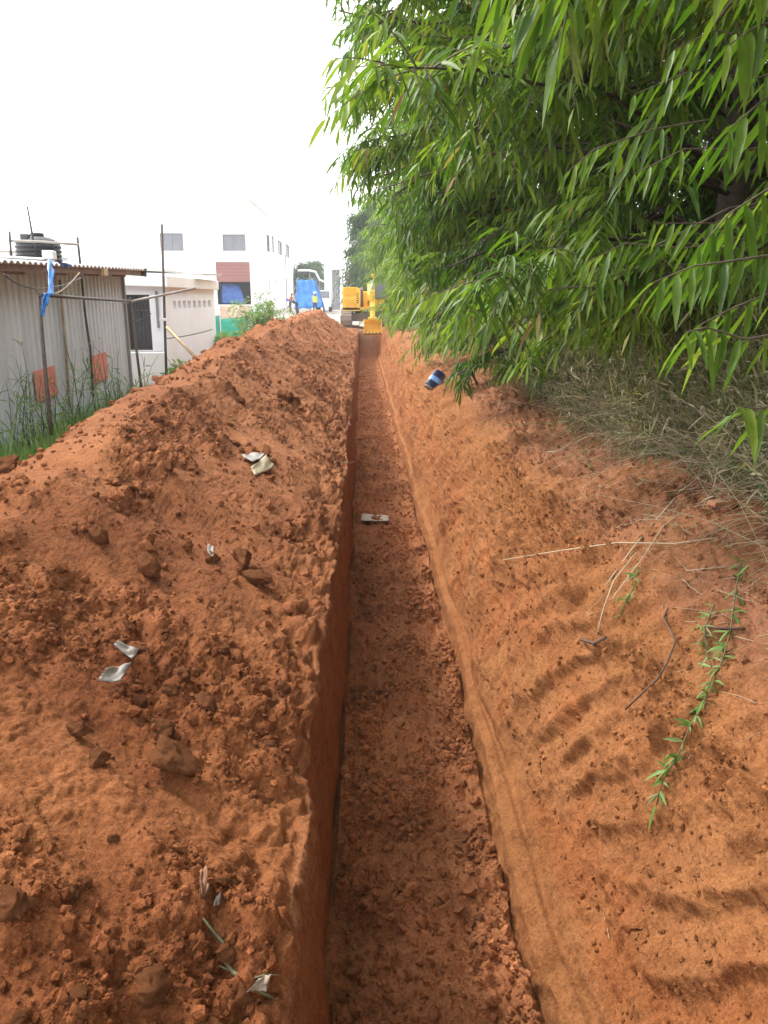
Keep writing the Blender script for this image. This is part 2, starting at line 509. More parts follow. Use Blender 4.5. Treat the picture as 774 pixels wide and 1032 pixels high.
GP, GN, GC, GROUGH, GA = displace()
idx = np.arange(NR * NC).reshape(NR, NC)
GF = np.stack([idx[:-1, :-1], idx[:-1, 1:], idx[1:, 1:], idx[1:, :-1]], -1).reshape(-1, 4)
M_SOIL = soil_material('red_soil')
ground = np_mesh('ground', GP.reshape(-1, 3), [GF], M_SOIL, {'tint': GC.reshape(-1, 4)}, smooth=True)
ground['kind'] = 'structure'

# grid seen through the camera, for setting things on the surface
_gx, _gy, _gd = project(GP)
_seen = (_gd > .3) & (GY < 60) & (GY > .3)
def on_ground(px, py, tol=6.0):
    """the nearest surface point that the photo shows at a pixel -> (point, normal)"""
    e = np.hypot(_gx - px, _gy - py)
    m = _seen & (e < tol)
    if not m.any(): m = _seen & (e < e[_seen].min() + 1)
    k = np.argmin(np.where(m, _gd + e * .01, 1e9))
    return Vector(GP.reshape(-1, 3)[k]), Vector(GN.reshape(-1, 3)[k])
def ground_xy(x, y):
    """height of the sheet at a place (away from the vertical walls)"""
    r = int(np.clip(np.searchsorted(ROWS, y), 0, NR - 1))
    k = int(np.argmin(np.abs(GP[r, :, 0] - x)))
    return float(GP[r, k, 2])

# ------------------------------------------------------------------ thin haze over the site
def build_haze():
    m = MB(); m.box((0, 100, 6.5), (130, 330, 16.6))
    mt = bpy.data.materials.new('haze_air'); mt.use_nodes = True; nt = mt.node_tree; nt.nodes.clear()
    o_ = nt.nodes.new('ShaderNodeOutputMaterial'); v_ = nt.nodes.new('ShaderNodeVolumePrincipled')
    v_.inputs['Color'].default_value = (.95, .96, 1, 1); v_.inputs['Density'].default_value = .0012; v_.inputs['Anisotropy'].default_value = .3
    nt.links.new(v_.outputs[0], o_.inputs['Volume'])
    o = m.build('haze', mt); o['kind'] = 'stuff'
build_haze()
# ------------------------------------------------------------------ buildings on the left
M_STEEL = plain('galvanised_sheet', (.56, .58, .59), .5, .15, .08, 3, dirt=(.42, .41, .39))
def streaky_sheet():
    k = NT('weathered_sheet')
    a = k.ramp(k.noise(2.2, 5, .65, None, (1.0, 2.2, .12)), [(.35, (.50, .55, .60)), (.62, (.62, .67, .72))])
    f = k.ramp(k.noise(3.0, 6, .7, None, (1.0, 3.0, .25)), [(.56, (0, 0, 0)), (.78, (.7, .7, .7))])
    c = k.mix(f, a, (.42, .38, .34)); k.link(c, k.b.inputs['Base Color'])
    k.b.inputs['Roughness'].default_value = .5; k.b.inputs['Metallic'].default_value = .15
    return k.m
M_STEEL = streaky_sheet()
M_RUST = plain('rusty_steel', (.085, .065, .055), .7, .3, .3, 20)
M_TIMBER = plain('old_timber', (.30, .22, .14), .8, 0, .3, 12, .004)
M_NEWWOOD = plain('pale_timber', (.50, .36, .20), .75, 0, .2, 14)
M_WHITE = plain('white_render', (.88, .88, .87), .85, 0, .03, 1.2, .004, dirt=(.80, .79, .77))
M_PINKW = plain('weathered_whitewash', (.84, .86, .89), .9, 0, .04, 2.0, .006, dirt=(.74, .74, .75))
M_CONC = plain('pale_concrete', (.55, .53, .50), .9, 0, .15, 4, .006, dirt=(.36, .33, .30))
M_DARK = plain('dark_interior', (.045, .045, .05), .8, 0, .3, 4)
M_GLASS = plain('window_glass', (.16, .17, .19), .08, 0, .15, 1.0)
M_FRAME = plain('grey_frame', (.22, .22, .23), .5, .2, .1, 6)
M_REDP = plain('red_panel', (.60, .19, .14), .7, 0, .15, 9, dirt=(.48, .26, .21))
M_BRICKRED = plain('red_shutter', (.30, .12, .105), .7, 0, .12, 5)
M_TARP = plain('blue_tarpaulin', (.025, .20, .60), .42, 0, .25, 7)
M_TARPD = plain('dark_blue_tarpaulin', (.02, .10, .38), .45, 0, .25, 5)
M_TANK = plain('black_polythene', (.010, .0105, .013), .5, 0, .15, 5)
M_GREEN = plain('green_screen_cloth', (.02, .30, .20), .6, 0, .2, 6)
M_WIRE = plain('black_cable', (.03, .03, .03), .6, 0, .1, 5)

def cloth(name, P00, P10, P11, P01, nu, nv, mat, fold, seed, thick=.012, parent=None, nf=6):
    """a hanging sheet between four corners with folds, and real thickness"""
    P00, P10, P11, P01 = map(Vector, (P00, P10, P11, P01))
    nrm = (P10 - P00).cross(P01 - P00).normalized()
    V = []
    for side in (0, 1):
        for j in range(nv + 1):
            for i in range(nu + 1):
                u, v = i / nu, j / nv
                p = P00 * (1 - u) * (1 - v) + P10 * u * (1 - v) + P11 * u * v + P01 * (1 - u) * v
                d = fold * (.6 * math.sin(nf * u * 2 * math.pi + 1.5 * v + seed) * (.35 + .65 * (1 - v)) + 1.3 * float(perlin(u * 3.1 + seed, v * 3.7, seed)))
                V.append(p + nrm * (d + side * thick))
    n = (nu + 1) * (nv + 1); F = []
    for j in range(nv):
        for i in range(nu):
            a = j * (nu + 1) + i
            F.append((a, a + 1, a + nu + 2, a + nu + 1)); F.append((n + a, n + a + nu + 1, n + a + nu + 2, n + a + 1))
    for i in range(nu):
        F.append((i, n + i, n + i + 1, i + 1)); b = nv * (nu + 1) + i; F.append((b, b + 1, n + b + 1, n + b))
    for j in range(nv):
        a = j * (nu + 1); F.append((a, a + nu + 1, n + a + nu + 1, n + a)); b = a + nu; F.append((b, n + b, n + b + nu + 1, b + nu + 1))
    m = MB(); m.add(V, F, True)
    return m.build(name, mat, parent)

# --- corrugated shed
SX, SY0, SY1 = -4.75, 3.0, 16.4
def eave_z(y): return 2.00 + (y - 10) * .018
def shed_y(px):                     # where a pixel column meets the shed wall plane
    d = ray(px, 330); return (SX + .05 - EYE.x) / d.x * d.y
shed = empty('metal_shed', (SX - 1.5, (SY0 + SY1) / 2, -.4))
tag(shed, 'low corrugated metal shed with a brown stained roof edge left of the spoil heap', 'shed')
def local(root, p): return Vector(p) - Vector(root.location)
def corr_sheet(p0, p1, zb, zt, pitch, amp, inward):
    """trapezoid ribbed wall from p0 to p1 (xy), bottoms and tops may slope"""
    p0 = Vector((p0[0], p0[1], 0)); p1 = Vector((p1[0], p1[1], 0)); L = (p1 - p0).length
    d = (p1 - p0) / L; n = Vector((d.y, -d.x, 0)) * inward
    prof = []; x = 0
    while x < L:
        for q, a in ((0, 0), (.55, 0), (.66, 1), (.89, 1)):
            prof.append((min(L, x + q * pitch), a * amp))
        x += pitch
    V = []; F = []
    for (s, a) in prof:
        b = p0 + d * s + n * a
        V += [b + Vector((0, 0, zb)), b + Vector((0, 0, zt(s)))]
    k = len(prof)
    V += [Vector(v) - n * .012 for v in V]
    for i in range(k - 1):
        F.append((2 * i, 2 * i + 2, 2 * i + 3, 2 * i + 1)); o = 2 * k
        F.append((o + 2 * i, o + 2 * i + 1, o + 2 * i + 3, o + 2 * i + 2))
        F.append((2 * i + 1, 2 * i + 3, o + 2 * i + 3, o + 2 * i + 1))
    return V, F
w = MB()
V, F = corr_sheet((SX, SY0), (SX, SY1), -.45, lambda s: eave_z(SY0 + s) - .03, .20, .028, 1)
w.add([local(shed, v) for v in V], F)
V, F = corr_sheet((SX - 6.0, SY1), (SX - .03, SY1), -.45, lambda s: eave_z(SY1) + .48 * (1 - s / 5.97), .20, .028, -1)
w.add([local(shed, v) for v in V], F)
V, F = corr_sheet((SX - 6.0, SY0), (SX - .03, SY0), -.45, lambda s: eave_z(SY0) + .48 * (1 - s / 5.97), .20, .028, 1)
w.add([local(shed, v) for v in V], F)
V, F = corr_sheet((SX - 6.0, SY0), (SX - 6.0, SY1), -.45, lambda s: eave_z(SY0 + s) + .45, .20, .028, -1)
w.add([local(shed, v) for v in V], F)
w.build('wall', M_STEEL, shed)
# corrugated roof with an overhang; the wave runs along the ridge direction
rf = MB(); V = []; F = []; ny = 380; y0r, y1r = SY0 - .3, SY1 + .45
for j in range(ny + 1):
    y = y0r + (y1r - y0r) * j / ny; wv = .022 * math.sin(y * 2 * math.pi / .19)
    ze = eave_z(y) + .055 + wv
    for (dx, dz) in ((.38, -.025), (-2.8, .215), (-6.2, .50)):
        V.append(Vector((SX + dx, y, ze + dz)))
k = len(V); V += [v - Vector((0, 0, .012)) for v in V]
for j in range(ny):
    for i in range(2):
        a = 3 * j + i
        F.append((a, a + 1, a + 4, a + 3)); F.append((k + a, k + a + 3, k + a + 4, k + a + 1))
    a = 3 * j; F.append((a, a + 3, k + a + 3, k + a)); F.append((a + 2, k + a + 2, k + a + 5, a + 5))
for a in (0, 3 * ny):
    for i in (0, 1): F.append((a + i, k + a + i, k + a + i + 1, a + i + 1))
rf.add([local(shed, v) for v in V], F, True)
rf.build('roof', plain('roof_sheet', (.62, .61, .60), .5, .3, .15, 2, dirt=(.36, .30, .26)), shed)
M_BROWN = plain('stained_fascia', (.20, .115, .075), .8, 0, .35, 6)
fa = MB(); fa.bar(local(shed, (SX + .31, SY0 - .2, eave_z(SY0) - .035)), local(shed, (SX + .31, SY1 + .3, eave_z(SY1) - .035)), .035, .10)
fa.build('fascia', M_BROWN, shed)
for y in np.arange(SY0 + .4, SY1 + .3, 1.55):
    m = MB(); m.bar(local(shed, (SX - .5, y, eave_z(y) - .06)), local(shed, (SX + .27, y, eave_z(y) - .075)), .07, .09)
    m.build('rafter', M_TIMBER, shed)
m = MB(); yb_ = shed_y(92); m.box(local(shed, (SX + .36, yb_, eave_z(yb_) - .05)), (.06, .22, .12)); m.build('beam_end', M_NEWWOOD, shed)
m = MB(); m.bar(local(shed, (SX + .045, SY1 - .03, -.4)), local(shed, (SX + .045, SY1 - .03, eave_z(SY1) - .06)), .07); m.build('corner_post', M_FRAME, shed)
m = MB(); m.bar(local(shed, (SX + .4, SY1 + .46, eave_z(SY1) - .02)), local(shed, (SX - 1.6, SY1 + .46, eave_z(SY1) + .12)), .03, .16); m.build('barge_board', M_RUST, shed)

# sheet joints and battens on the shed wall, panels
def shed_pt(px, py, off=.06):
    d = ray(px, py); t = (SX + off - EYE.x) / d.x
    return EYE + d * t
def sign(name, c, lab):
    ps = [shed_pt(x, y, .05) for x, y in c]
    y0 = min(p.y for p in ps); y1 = max(p.y for p in ps); z0 = min(p.z for p in ps); z1 = max(p.z for p in ps)
    m = MB(); m.box((SX + .045, (y0 + y1) / 2, (z0 + z1) / 2), (.014, y1 - y0, (z1 - z0) * .94), Matrix.Rotation(R(2), 3, 'X'), .004)
    o = m.build(name, M_REDP); tag(o, lab, 'panel'); return o
sign('red_panel', [(37, 374), (55, 368), (55, 400), (38, 406)], 'faded red panel on the shed wall crossed by a dark pole')
sign('red_panel', [(94, 357), (107, 355), (107, 383), (95, 386)], 'faded red panel on the shed wall behind tall grass, nearer the white hut')

def pole(name, pts, rad, mat, lab, cat='pole', group=None, n=8):
    o = MB().tube(pts, rad, n).build(name, mat)
    tag(o, lab, cat, group); return o
def on_base(px, Y, z=-.42):
    p = at(px, 400, Y); return Vector((p.x, Y, z))
a = at(39, 297, 8.9); b = at(50, 424, 8.9)
pole('steel_pole', [a, b, b + (b - a) * .12], .022, M_RUST, 'dark steel pole with blue tarp tied at its top in front of the shed')
a2 = at(131, 302, 14.4); b2 = at(142, 388, 14.4)
pole('steel_pole', [a2 + Vector((0, 0, .04)), b2, b2 + (b2 - a2) * .3], .024, M_RUST, 'dark leaning pole at the shed corner in front of the hut window')
pole('steel_rail', [at(40, 297, 8.86), at(70, 299.5, 10.6), at(131, 303.5, 14.36)], .02, M_RUST, 'dark horizontal rail joining two poles in front of the shed', 'rail')
pole('steel_pipe', [at(124, 305.5, 14.5), at(197, 290.5, 15.6)], .022, plain('grey_pipe', (.33, .30, .28), .5, .4, .2, 9), 'grey slanting pipe between the shed corner and the hut roof', 'pipe')
pole('thin_batten', [shed_pt(60, 282, .07), shed_pt(66, 350, .07), shed_pt(70, 410, .07)], .022, M_TIMBER, 'straight brown batten standing against the shed wall left of centre', 'batten')
pole('bent_stick', [shed_pt(82, 278, .07), shed_pt(86, 318, .09), shed_pt(91, 352, .08), shed_pt(94, 400, .08)], [.018, .02, .022, .02], M_RUST, 'bent dark stick standing against the shed wall between the red panels', 'stick')
a = at(163, 226, 15.2); b = at(167.5, 372, 15.2)
pole('steel_pole', [a, b, b + (b - a) * .2], [.022, .026, .026], M_RUST, 'tall dark pole rising above the hut roof')
pole('timber_prop', [at(168, 330, 14.9), at(197, 360, 14.2)], .028, M_NEWWOOD, 'pale timber prop leaning from the tall pole to the heap', 'prop')
m = MB(); c = at(165, 322, 15.15); m.box(c, (.16, .03, .05), None, .005); tag(m.build('tie_block', M_WHITE), 'small white block tied across the tall dark pole', 'block')
for q, (p0, p1, p2, lab) in enumerate([((4, 276, 9.6), (40, 291, 10.4), (82, 280, 12.4), 'grey cable sagging under the left end of the shed eave'),
        ((54, 296, 10.2), (66, 290, 11.2), (80, 275, 12.3), 'pale cable rising from the rail to the shed eave'),
        ((130, 326, 14.6), (142, 323, 14.9), (152, 316, 15.2), 'thin wire crossing in front of the hut window'),
        ((168, 341, 15.3), (190, 338, 15.8), (214, 332, 16.6), 'thin wire drooping along the hut side wall')]):
    A, B, C_ = at(*p0), at(*p1), at(*p2)
    pts = [A * (1 - t) ** 2 + (B * 2 - A * .5 - C_ * .5) * 2 * t * (1 - t) + C_ * t * t for t in np.linspace(0, 1, 14)]
    pole('cable', pts, .009, M_WIRE if q != 1 else M_TIMBER, lab, 'cable', n=6)
# blue tarp strip knotted on the pole
o = cloth('tarp_strip', at(48, 262, 9.5), at(53, 262, 9.6), at(53.5, 296, 8.95), at(49, 300, 8.85), 6, 14, M_TARP, .03, 3, nf=1)
tag(o, 'narrow blue tarp strip hanging from the shed roof edge to the pole', 'tarp strip')
o = cloth('tarp_strip', at(44, 296, 8.8), at(51, 295, 8.85), at(44, 319, 8.8), at(41.5, 316, 8.8), 6, 10, M_TARP, .03, 5, nf=1)
tag(o, 'ragged blue tarp scrap knotted on the rail end and drooping', 'tarp strip')
o = cloth('tarp_strip', at(58, 263, 10.6), at(70, 266, 11.2), at(72, 270, 11.3), at(64, 270, 10.9), 8, 4, M_TARPD, .03, 9, nf=2)
tag(o, 'dark blue tarp scrap pinched under the shed roof edge', 'tarp strip')

# --- tank and pipe railing on the roof
def roof_z(x, y): return eave_z(y) + .055 + (-.025 + (SX + .38 - x) * .0755 if x > SX - 2.8 else .215 + (SX - 2.8 - x) * .0838)
tc = at(39.5, 258, 14.2); tz = roof_z(tc.x, 14.2)
tank = empty('water_tank', (tc.x, 14.2, tz)); tag(tank, 'ribbed black plastic water tank standing on the shed roof', 'water tank')
prof = [(0, .0), (.36, .0)]
hT = at(39, 245, 14.2).z - tz
z = .0
while z < hT - .03:
    prof += [(.365, z), (.365, z + .035), (.345, z + .045), (.345, z + .06)]; z += .07
prof += [(.36, hT - .02), (.34, hT + .01), (.22, hT + .07), (.09, hT + .10)]
MB().lathe((0, 0, .01), prof, 36).build('body', M_TANK, tank)
MB().lathe((0, 0, .02), [(.10, hT + .07), (.11, hT + .08), (.11, hT + .13), (.10, hT + .14), (0, hT + .145)], 24).build('lid', M_TANK, tank)
MB().box((-.12, -.2, hT + .075), (.13, .12, .11), None, .01).build('valve_box', plain('valve_black', (.05, .05, .055), .5), tank)
for a_ in (0.6, 2.2):
    MB().tube([(.36 * math.cos(-a_ / 2 - .2), .36 * math.sin(-a_ / 2 - .2) - .02, 0), (.37 * math.cos(-a_ / 2 - .2), .37 * math.sin(-a_ / 2 - .2) - .02, hT + .04)], .012, 6).build('strap', M_TANK, tank)
def rpole(px0, py0, px1, Y, lab, r=.02, mat=M_RUST, name='roof_pole'):
    t = at(px0, py0, Y); b = at(px1, 262, Y); b.z = roof_z(b.x, Y) - .02
    return pole(name, [t, b], r, mat, lab)
rpole(9.5, 233, 11.5, 13.2, 'dark upright pole on the shed roof left of the black tank')
rpole(78, 239, 80.5, 14.2, 'dark upright pole on the shed roof right of the black tank')
t0 = at(27.5, 208, 13.6); b0 = at(32.8, 238, 13.6)
pole('leaning_rod', [t0, b0, at(33.2, 246, 13.6)], [.014, .02, .02], M_RUST, 'thin rod leaning up above the black tank lid', 'rod')
pole('roof_rail', [at(9, 242.5, 13.2), at(40, 243.5, 13.55), at(79, 246.5, 14.15)], .02, plain('pale_pipe', (.42, .38, .34), .6), 'pale horizontal rail across the front of the black tank', 'rail')
c = at(50, 259, 11.4); c.z = eave_z(11.4) + .13
m = MB(); m.box(c, (.15, .2, .12), Matrix.Rotation(R(8), 3, 'Z'), .015); tag(m.build('white_box', M_WHITE), 'white box on the shed roof edge above the blue strip', 'box')
c = at(25, 260, 12.4); m = MB(); c.z = roof_z(c.x, 12.4) + .045
m.box(c, (.7, .5, .03), Matrix.Rotation(R(3), 3, 'Y'), .01); tag(m.build('loose_sheet', M_WHITE), 'loose white sheet lying on the shed roof below the tank', 'sheet')

# --- wall with holes, facing n, built as front quads plus reveals
def wall_holes(mb, o, ex, n, W, H, holes, dep):
    o, ex, n = Vector(o), Vector(ex), Vector(n); ez = Vector((0, 0, 1))
    xs = sorted({0, W} | {h[0] for h in holes} | {h[1] for h in holes}); zs = sorted({0, H} | {h[2] for h in holes} | {h[3] for h in holes})
    P = lambda x, z, d=0: o + ex * x + ez * z - n * d
    for i in range(len(xs) - 1):
        for j in range(len(zs) - 1):
            x0, x1, z0, z1 = xs[i], xs[i + 1], zs[j], zs[j + 1]
            if any(h[0] <= x0 and x1 <= h[1] and h[2] <= z0 and z1 <= h[3] for h in holes): continue
            for d in (0, dep):
                mb.add([P(x0, z0, d), P(x1, z0, d), P(x1, z1, d), P(x0, z1, d)], [(0, 1, 2, 3)])
    for x0, x1, z0, z1 in list(holes) + [(0, W, 0, H)]:
        for (a, b) in (((x0, z0), (x1, z0)), ((x1, z0), (x1, z1)), ((x1, z1), (x0, z1)), ((x0, z1), (x0, z0))):
            mb.add([P(*a), P(*b), P(b[0], b[1], dep), P(a[0], a[1], dep)], [(0, 1, 2, 3)])

# --- white hut beyond the shed
HX, HY0 = at(165.5, 300, 18.6).x, 18.6
HY1 = 0.0
d = ray(216, 300); HY1 = (HX - EYE.x) / d.x * d.y
HZ0, HZ1 = -.45, at(165, 287, HY0).z
hut = empty('white_hut', (HX - 2, HY0 + 2, HZ0)); tag(hut, 'weathered white hut with a dark window and a row of vents beyond the shed', 'hut')
H = HZ1 - HZ0
hm = MB()
wx0 = HX - 4.0
x_l = at(129, 330, HY0).x - wx0; x_r = at(152.5, 330, HY0).x - wx0; z_t = at(140, 297, HY0).z - HZ0; z_b = at(140, 353, HY0).z - HZ0
wall_holes(hm, (wx0, HY0, HZ0), (1, 0, 0), (0, -1, 0), 4.0, H, [(x_l, x_r, z_b, z_t)], .2)
vents = []
for i in range(8):
    xa, xb = 174.5 + i * 5.0, 177.6 + i * 5.0
    ya = [ray(x, 306) for x in (xa, xb)]; ya = [(HX - EYE.x) / q.x * q.y for q in ya]
    vents.append((ya[0] - HY0, ya[1] - HY0, at(175, 312, HY0).z - HZ0, at(175, 303.5, HY0).z - HZ0))
wall_holes(hm, (HX, HY0 + .201, HZ0), (0, 1, 0), (1, 0, 0), HY1 - HY0 - .2, H, [(v[0] - .2, v[1] - .2, v[2], v[3]) for v in vents], .18)
hm.box((wx0 - .1, (HY0 + HY1) / 2, HZ0 + H / 2), (.2, HY1 - HY0, H)); hm.box((HX - 2.1, HY1 - .1, HZ0 + H / 2), (3.7, .2, H))
hm.v = [tuple(local(hut, v)) for v in hm.v]
hm.build('wall', M_PINKW, hut)
m = MB(); m.box(local(hut, (HX - 2.1, (HY0 + HY1) / 2 - .1, HZ1 + .15)), (4.5, HY1 - HY0 + .25, .26), Matrix.Rotation(R(2.0), 3, 'Y'), .02)
m.build('roof', M_WHITE, hut)
m = MB(); m.box(local(hut, (HX + .1, HY1 - 2.0, HZ1 + .33)), (.5, 3.0, .05), Matrix.Rotation(R(1.5), 3, 'X')); m.box(local(hut, (HX - 1.4, HY0 + 1.5, HZ1 + .37)), (2.6, 2.2, .05), Matrix.Rotation(R(2), 3, 'Y')); m.build('roof_sheet', M_CONC, hut)
fx0, fx1 = wx0 + x_l, wx0 + x_r; fz0, fz1 = HZ0 + z_b, HZ0 + z_t
win = MB()
for x in (fx0 + .02, fx1 - .02): win.bar(local(hut, (x, HY0 + .08, fz0)), local(hut, (x, HY0 + .08, fz1)), .04)
for z in (fz0 + .02, fz1 - .02, fz0 + (fz1 - fz0) * .72): win.bar(local(hut, (fx0, HY0 + .082, z)), local(hut, (fx1, HY0 + .082, z)), .035)
for i in range(1, 6):
    x = fx0 + (fx1 - fx0) * i / 6; win.bar(local(hut, (x, HY0 + .085, fz0)), local(hut, (x, HY0 + .085, fz1)), .012)
wo_ = win.build('window', M_RUST, hut)
m = MB(); m.box(local(hut, ((fx0 + fx1) / 2, HY0 + .13, (fz0 + fz1) / 2)), (fx1 - fx0 - .01, .012, fz1 - fz0 - .01)); m.build('pane', plain('dusty_dark_glass', (.05, .05, .055), .25, 0, .3, 2), wo_)
m = MB(); m.box(local(hut, ((fx0 + fx1) / 2 + .05, HY0 - .06, fz0 - .05)), (fx1 - fx0 + .3, .14, .07)); m.build('sill', M_CONC, hut)
for v in vents:
    m = MB(); m.box(local(hut, (HX - .13, HY0 + (v[0] + v[1]) / 2, HZ0 + (v[2] + v[3]) / 2)), (.02, v[1] - v[0] - .006, v[3] - v[2] - .006)); m.build('vent', M_CONC, hut)
m = MB(); p = at(158.5, 312, HY0 - .03); m.box(local(hut, p), (.05, .04, .8)); m.build('downpipe', M_FRAME, hut)
# low wall in front of the hut window
p0, p1 = at(128, 370, 17.6), at(168, 366, 17.6)
m = MB(); zt = at(150, 355, 17.6).z; m.box(((p0.x + p1.x) / 2, 17.6, (zt - .5) / 2), (p1.x - p0.x, .18, zt + .5), None, .012)
tag(m.build('low_wall', M_WHITE), 'low whitewashed wall below the dark hut window', 'wall')

# --- two storey white building
BY = 75.0
bx1 = at(255.5, 280, BY).x; bx0 = bx1 - 18.0; BZ0 = .3; BZ1 = at(200, 203, BY).z; BLEN = 48.0
big = empty('white_building', (bx0 + 9, BY + 10, BZ0)); tag(big, 'two storey white building with grey windows and a red shutter opening', 'building')
def fx(px): return at(px, 300, BY).x - bx0
def fz(py): return at(230, py, BY).z - BZ0
fh = [(fx(165), fx(188.3), fz(253), fz(235)), (fx(227), fx(250), fz(253), fz(236)), (fx(219), fx(253), fz(307), fz(264))]
bm_ = MB(); wall_holes(bm_, (bx0, BY, BZ0), (1, 0, 0), (0, -1, 0), 18.0, BZ1 - BZ0, fh, .3)
def sy(px):
    q = ray(px, 260); return (bx1 - EYE.x) / q.x * q.y - BY
def szz(px, py):
    q = ray(px, py); t = (bx1 - EYE.x) / q.x; return (EYE + q * t).z - BZ0
shs = []
for xa, xb, yt, yb in ((269.2, 272.6, 237, 254), (274.8, 276.8, 238, 255), (280.3, 284.8, 243, 257), (288, 292, 246.5, 259.5)):
    shs.append((sy(xa), sy(xb), szz((xa + xb) / 2, yb), szz((xa + xb) / 2, yt)))
for xa, xb, yt, yb in ((270, 272, 281, 306), (276, 278, 281, 306), (282.3, 283.8, 281, 305), (285.2, 286.6, 281, 304), (288, 289.2, 281, 300)):
    shs.append((sy(xa), sy(xb), szz((xa + xb) / 2, yb), szz((xa + xb) / 2, yt)))
wall_holes(bm_, (bx1, BY + .301, BZ0), (0, 1, 0), (1, 0, 0), BLEN - .3, BZ1 - BZ0, [(a - .3, b - .3, c_, d_) for a, b, c_, d_ in shs], .3)
bm_.box((bx0 - .15, BY + BLEN / 2, (BZ0 + BZ1) / 2), (.3, BLEN, BZ1 - BZ0)); bm_.box((bx0 + 9, BY + BLEN + .15, (BZ0 + BZ1) / 2), (18.0, .3, BZ1 - BZ0))
bm_.v = [tuple(local(big, v)) for v in bm_.v]; bm_.build('wall', M_WHITE, big)
m = MB(); m.box(local(big, (bx0 + 9, BY + BLEN / 2, BZ1 + .1)), (18.6, BLEN + .9, .2), None, .02); m.build('roof', M_WHITE, big)
def glaze(c, s, axis, mull):
    m = MB(); c = Vector(c)
    hw = s[0] / 2; hh = s[1] / 2; e = Vector((1, 0, 0)) if axis == 'x' else Vector((0, 1, 0)); z_ = Vector((0, 0, 1))
    for sg in (-1, 1):
        m.bar(c + e * sg * (hw - .04) - z_ * hh, c + e * sg * (hw - .04) + z_ * hh, .08); m.bar(c - e * hw + z_ * sg * (hh - .04), c + e * hw + z_ * sg * (hh - .04), .075)
    for q in range(1, mull): m.bar(c + e * (-hw + 2 * hw * q / mull) - z_ * hh, c + e * (-hw + 2 * hw * q / mull) + z_ * hh, .07)
    m.v = [tuple(local(big, v)) for v in m.v]
    w_ = m.build('window', M_FRAME, big)
    inn = Vector((0, .06, 0)) if axis == 'x' else Vector((-.06, 0, 0))
    m = MB(); m.box(local(big, c + inn), (s[0] - .02, .02, s[1] - .02) if axis == 'x' else (.02, s[0] - .02, s[1] - .02)); m.build('pane', M_GLASS, w_)
for h in (fh[0], fh[1]):
    glaze((bx0 + (h[0] + h[1]) / 2, BY + .12, BZ0 + (h[2] + h[3]) / 2), (h[1] - h[0], h[3] - h[2]), 'x', 2)
for h in shs[:4]:
    glaze((bx1 - .12, BY + (h[0] + h[1]) / 2, BZ0 + (h[2] + h[3]) / 2), (h[1] - h[0], h[3] - h[2]), 'y', 2)
for h in shs[4:]:
    m = MB(); m.box(local(big, (bx1 - .2, BY + (h[0] + h[1]) / 2, BZ0 + (h[2] + h[3]) / 2)), (.04, h[1] - h[0] - .01, h[3] - h[2] - .01)); m.build('door', M_CONC, big)
h = fh[2]; zc_ = fz(284)
sh = MB(); 
for i in range(14):
    z = BZ0 + zc_ + (h[3] - zc_) * (i + .5) / 14; sh.box(local(big, (bx0 + (h[0] + h[1]) / 2, BY + .1, z)), (h[1] - h[0] - .02, .06, (h[3] - zc_) / 14 - .012), None)
sh.build('roller_shutter', M_BRICKRED, big)
m = MB(); m.box(local(big, (bx0 + (h[0] + h[1]) / 2, BY + 3.0, BZ0 + (h[2] + zc_) / 2)), (h[1] - h[0] + .3, .05, zc_ - h[2] + .4)); m.build('doorway_back', M_DARK, big)
o = cloth('blue_sheet', (bx0 + h[0] + .25, BY + .6, BZ0 + h[2] + .1), (bx0 + h[0] + 2.45, BY + .6, BZ0 + h[2] + .1), (bx0 + h[0] + 1.9, BY + 1.0, BZ0 + zc_ - .25), (bx0 + h[0] + .3, BY + .9, BZ0 + zc_ - .15), 14, 12, M_TARPD, .10, 13)
tag(o, 'dark blue sheet draped in the open doorway under the red shutter', 'sheet')
m = MB(); m.tube([local(big, (bx1 + .12, BY + sy(286.8), BZ0)), local(big, (bx1 + .12, BY + sy(286.8), BZ0 + szz(286.8, 257)))], .07, 6); m.build('drainpipe', M_FRAME, big)

# --- small works between building and trench
p0, p1 = at(222.5, 326, 34.0), at(249, 326, 34.0); zt = at(235, 319, 34).z
g = empty('green_fence', ((p0.x + p1.x) / 2, 34.0, -.1)); tag(g, 'green sheet fence panel behind the bush', 'fence')
o = cloth('sheet', local(g, (p0.x, 34, -.1)), local(g, (p1.x, 34, -.1)), local(g, (p1.x, 34, zt)), local(g, (p0.x, 34, zt - .1)), 16, 6, M_GREEN, .03, 4, parent=g)
for x in (p0.x, p1.x): MB().tube([local(g, (x, 34.06, -.2)), local(g, (x, 34.06, zt + .08))], .03, 6).build('post', M_FRAME, g)
p0, p1 = at(215.5, 326, 29.0), at(220.8, 326, 29.0); zt = at(218, 318, 29).z
g = empty('green_fence', ((p0.x + p1.x) / 2, 29.0, -.2)); tag(g, 'narrow green sheet panel at the far corner of the hut', 'fence')
cloth('sheet', local(g, (p0.x, 29, -.3)), local(g, (p1.x, 29, -.3)), local(g, (p1.x, 29, zt)), local(g, (p0.x, 29, zt)), 6, 6, M_GREEN, .02, 8, parent=g, nf=2)
for x in (p0.x, p1.x): MB().tube([local(g, (x, 29.05, -.3)), local(g, (x, 29.05, zt + .05))], .025, 6).build('post', M_FRAME, g)
p0, p1 = at(222, 316, 52.0), at(252, 316, 52.0)
m = MB(); zt = at(235, 307.5, 52).z; m.box(((p0.x + p1.x) / 2, 52, (zt + .1) / 2), (p1.x - p0.x, .3, zt - .1), None, .03)
tag(m.build('block_wall', plain('bare_brick', (.50, .36, .27), .9, 0, .25, 3, dirt=(.62, .58, .52))), 'low bare block wall below the red shutter opening', 'wall')
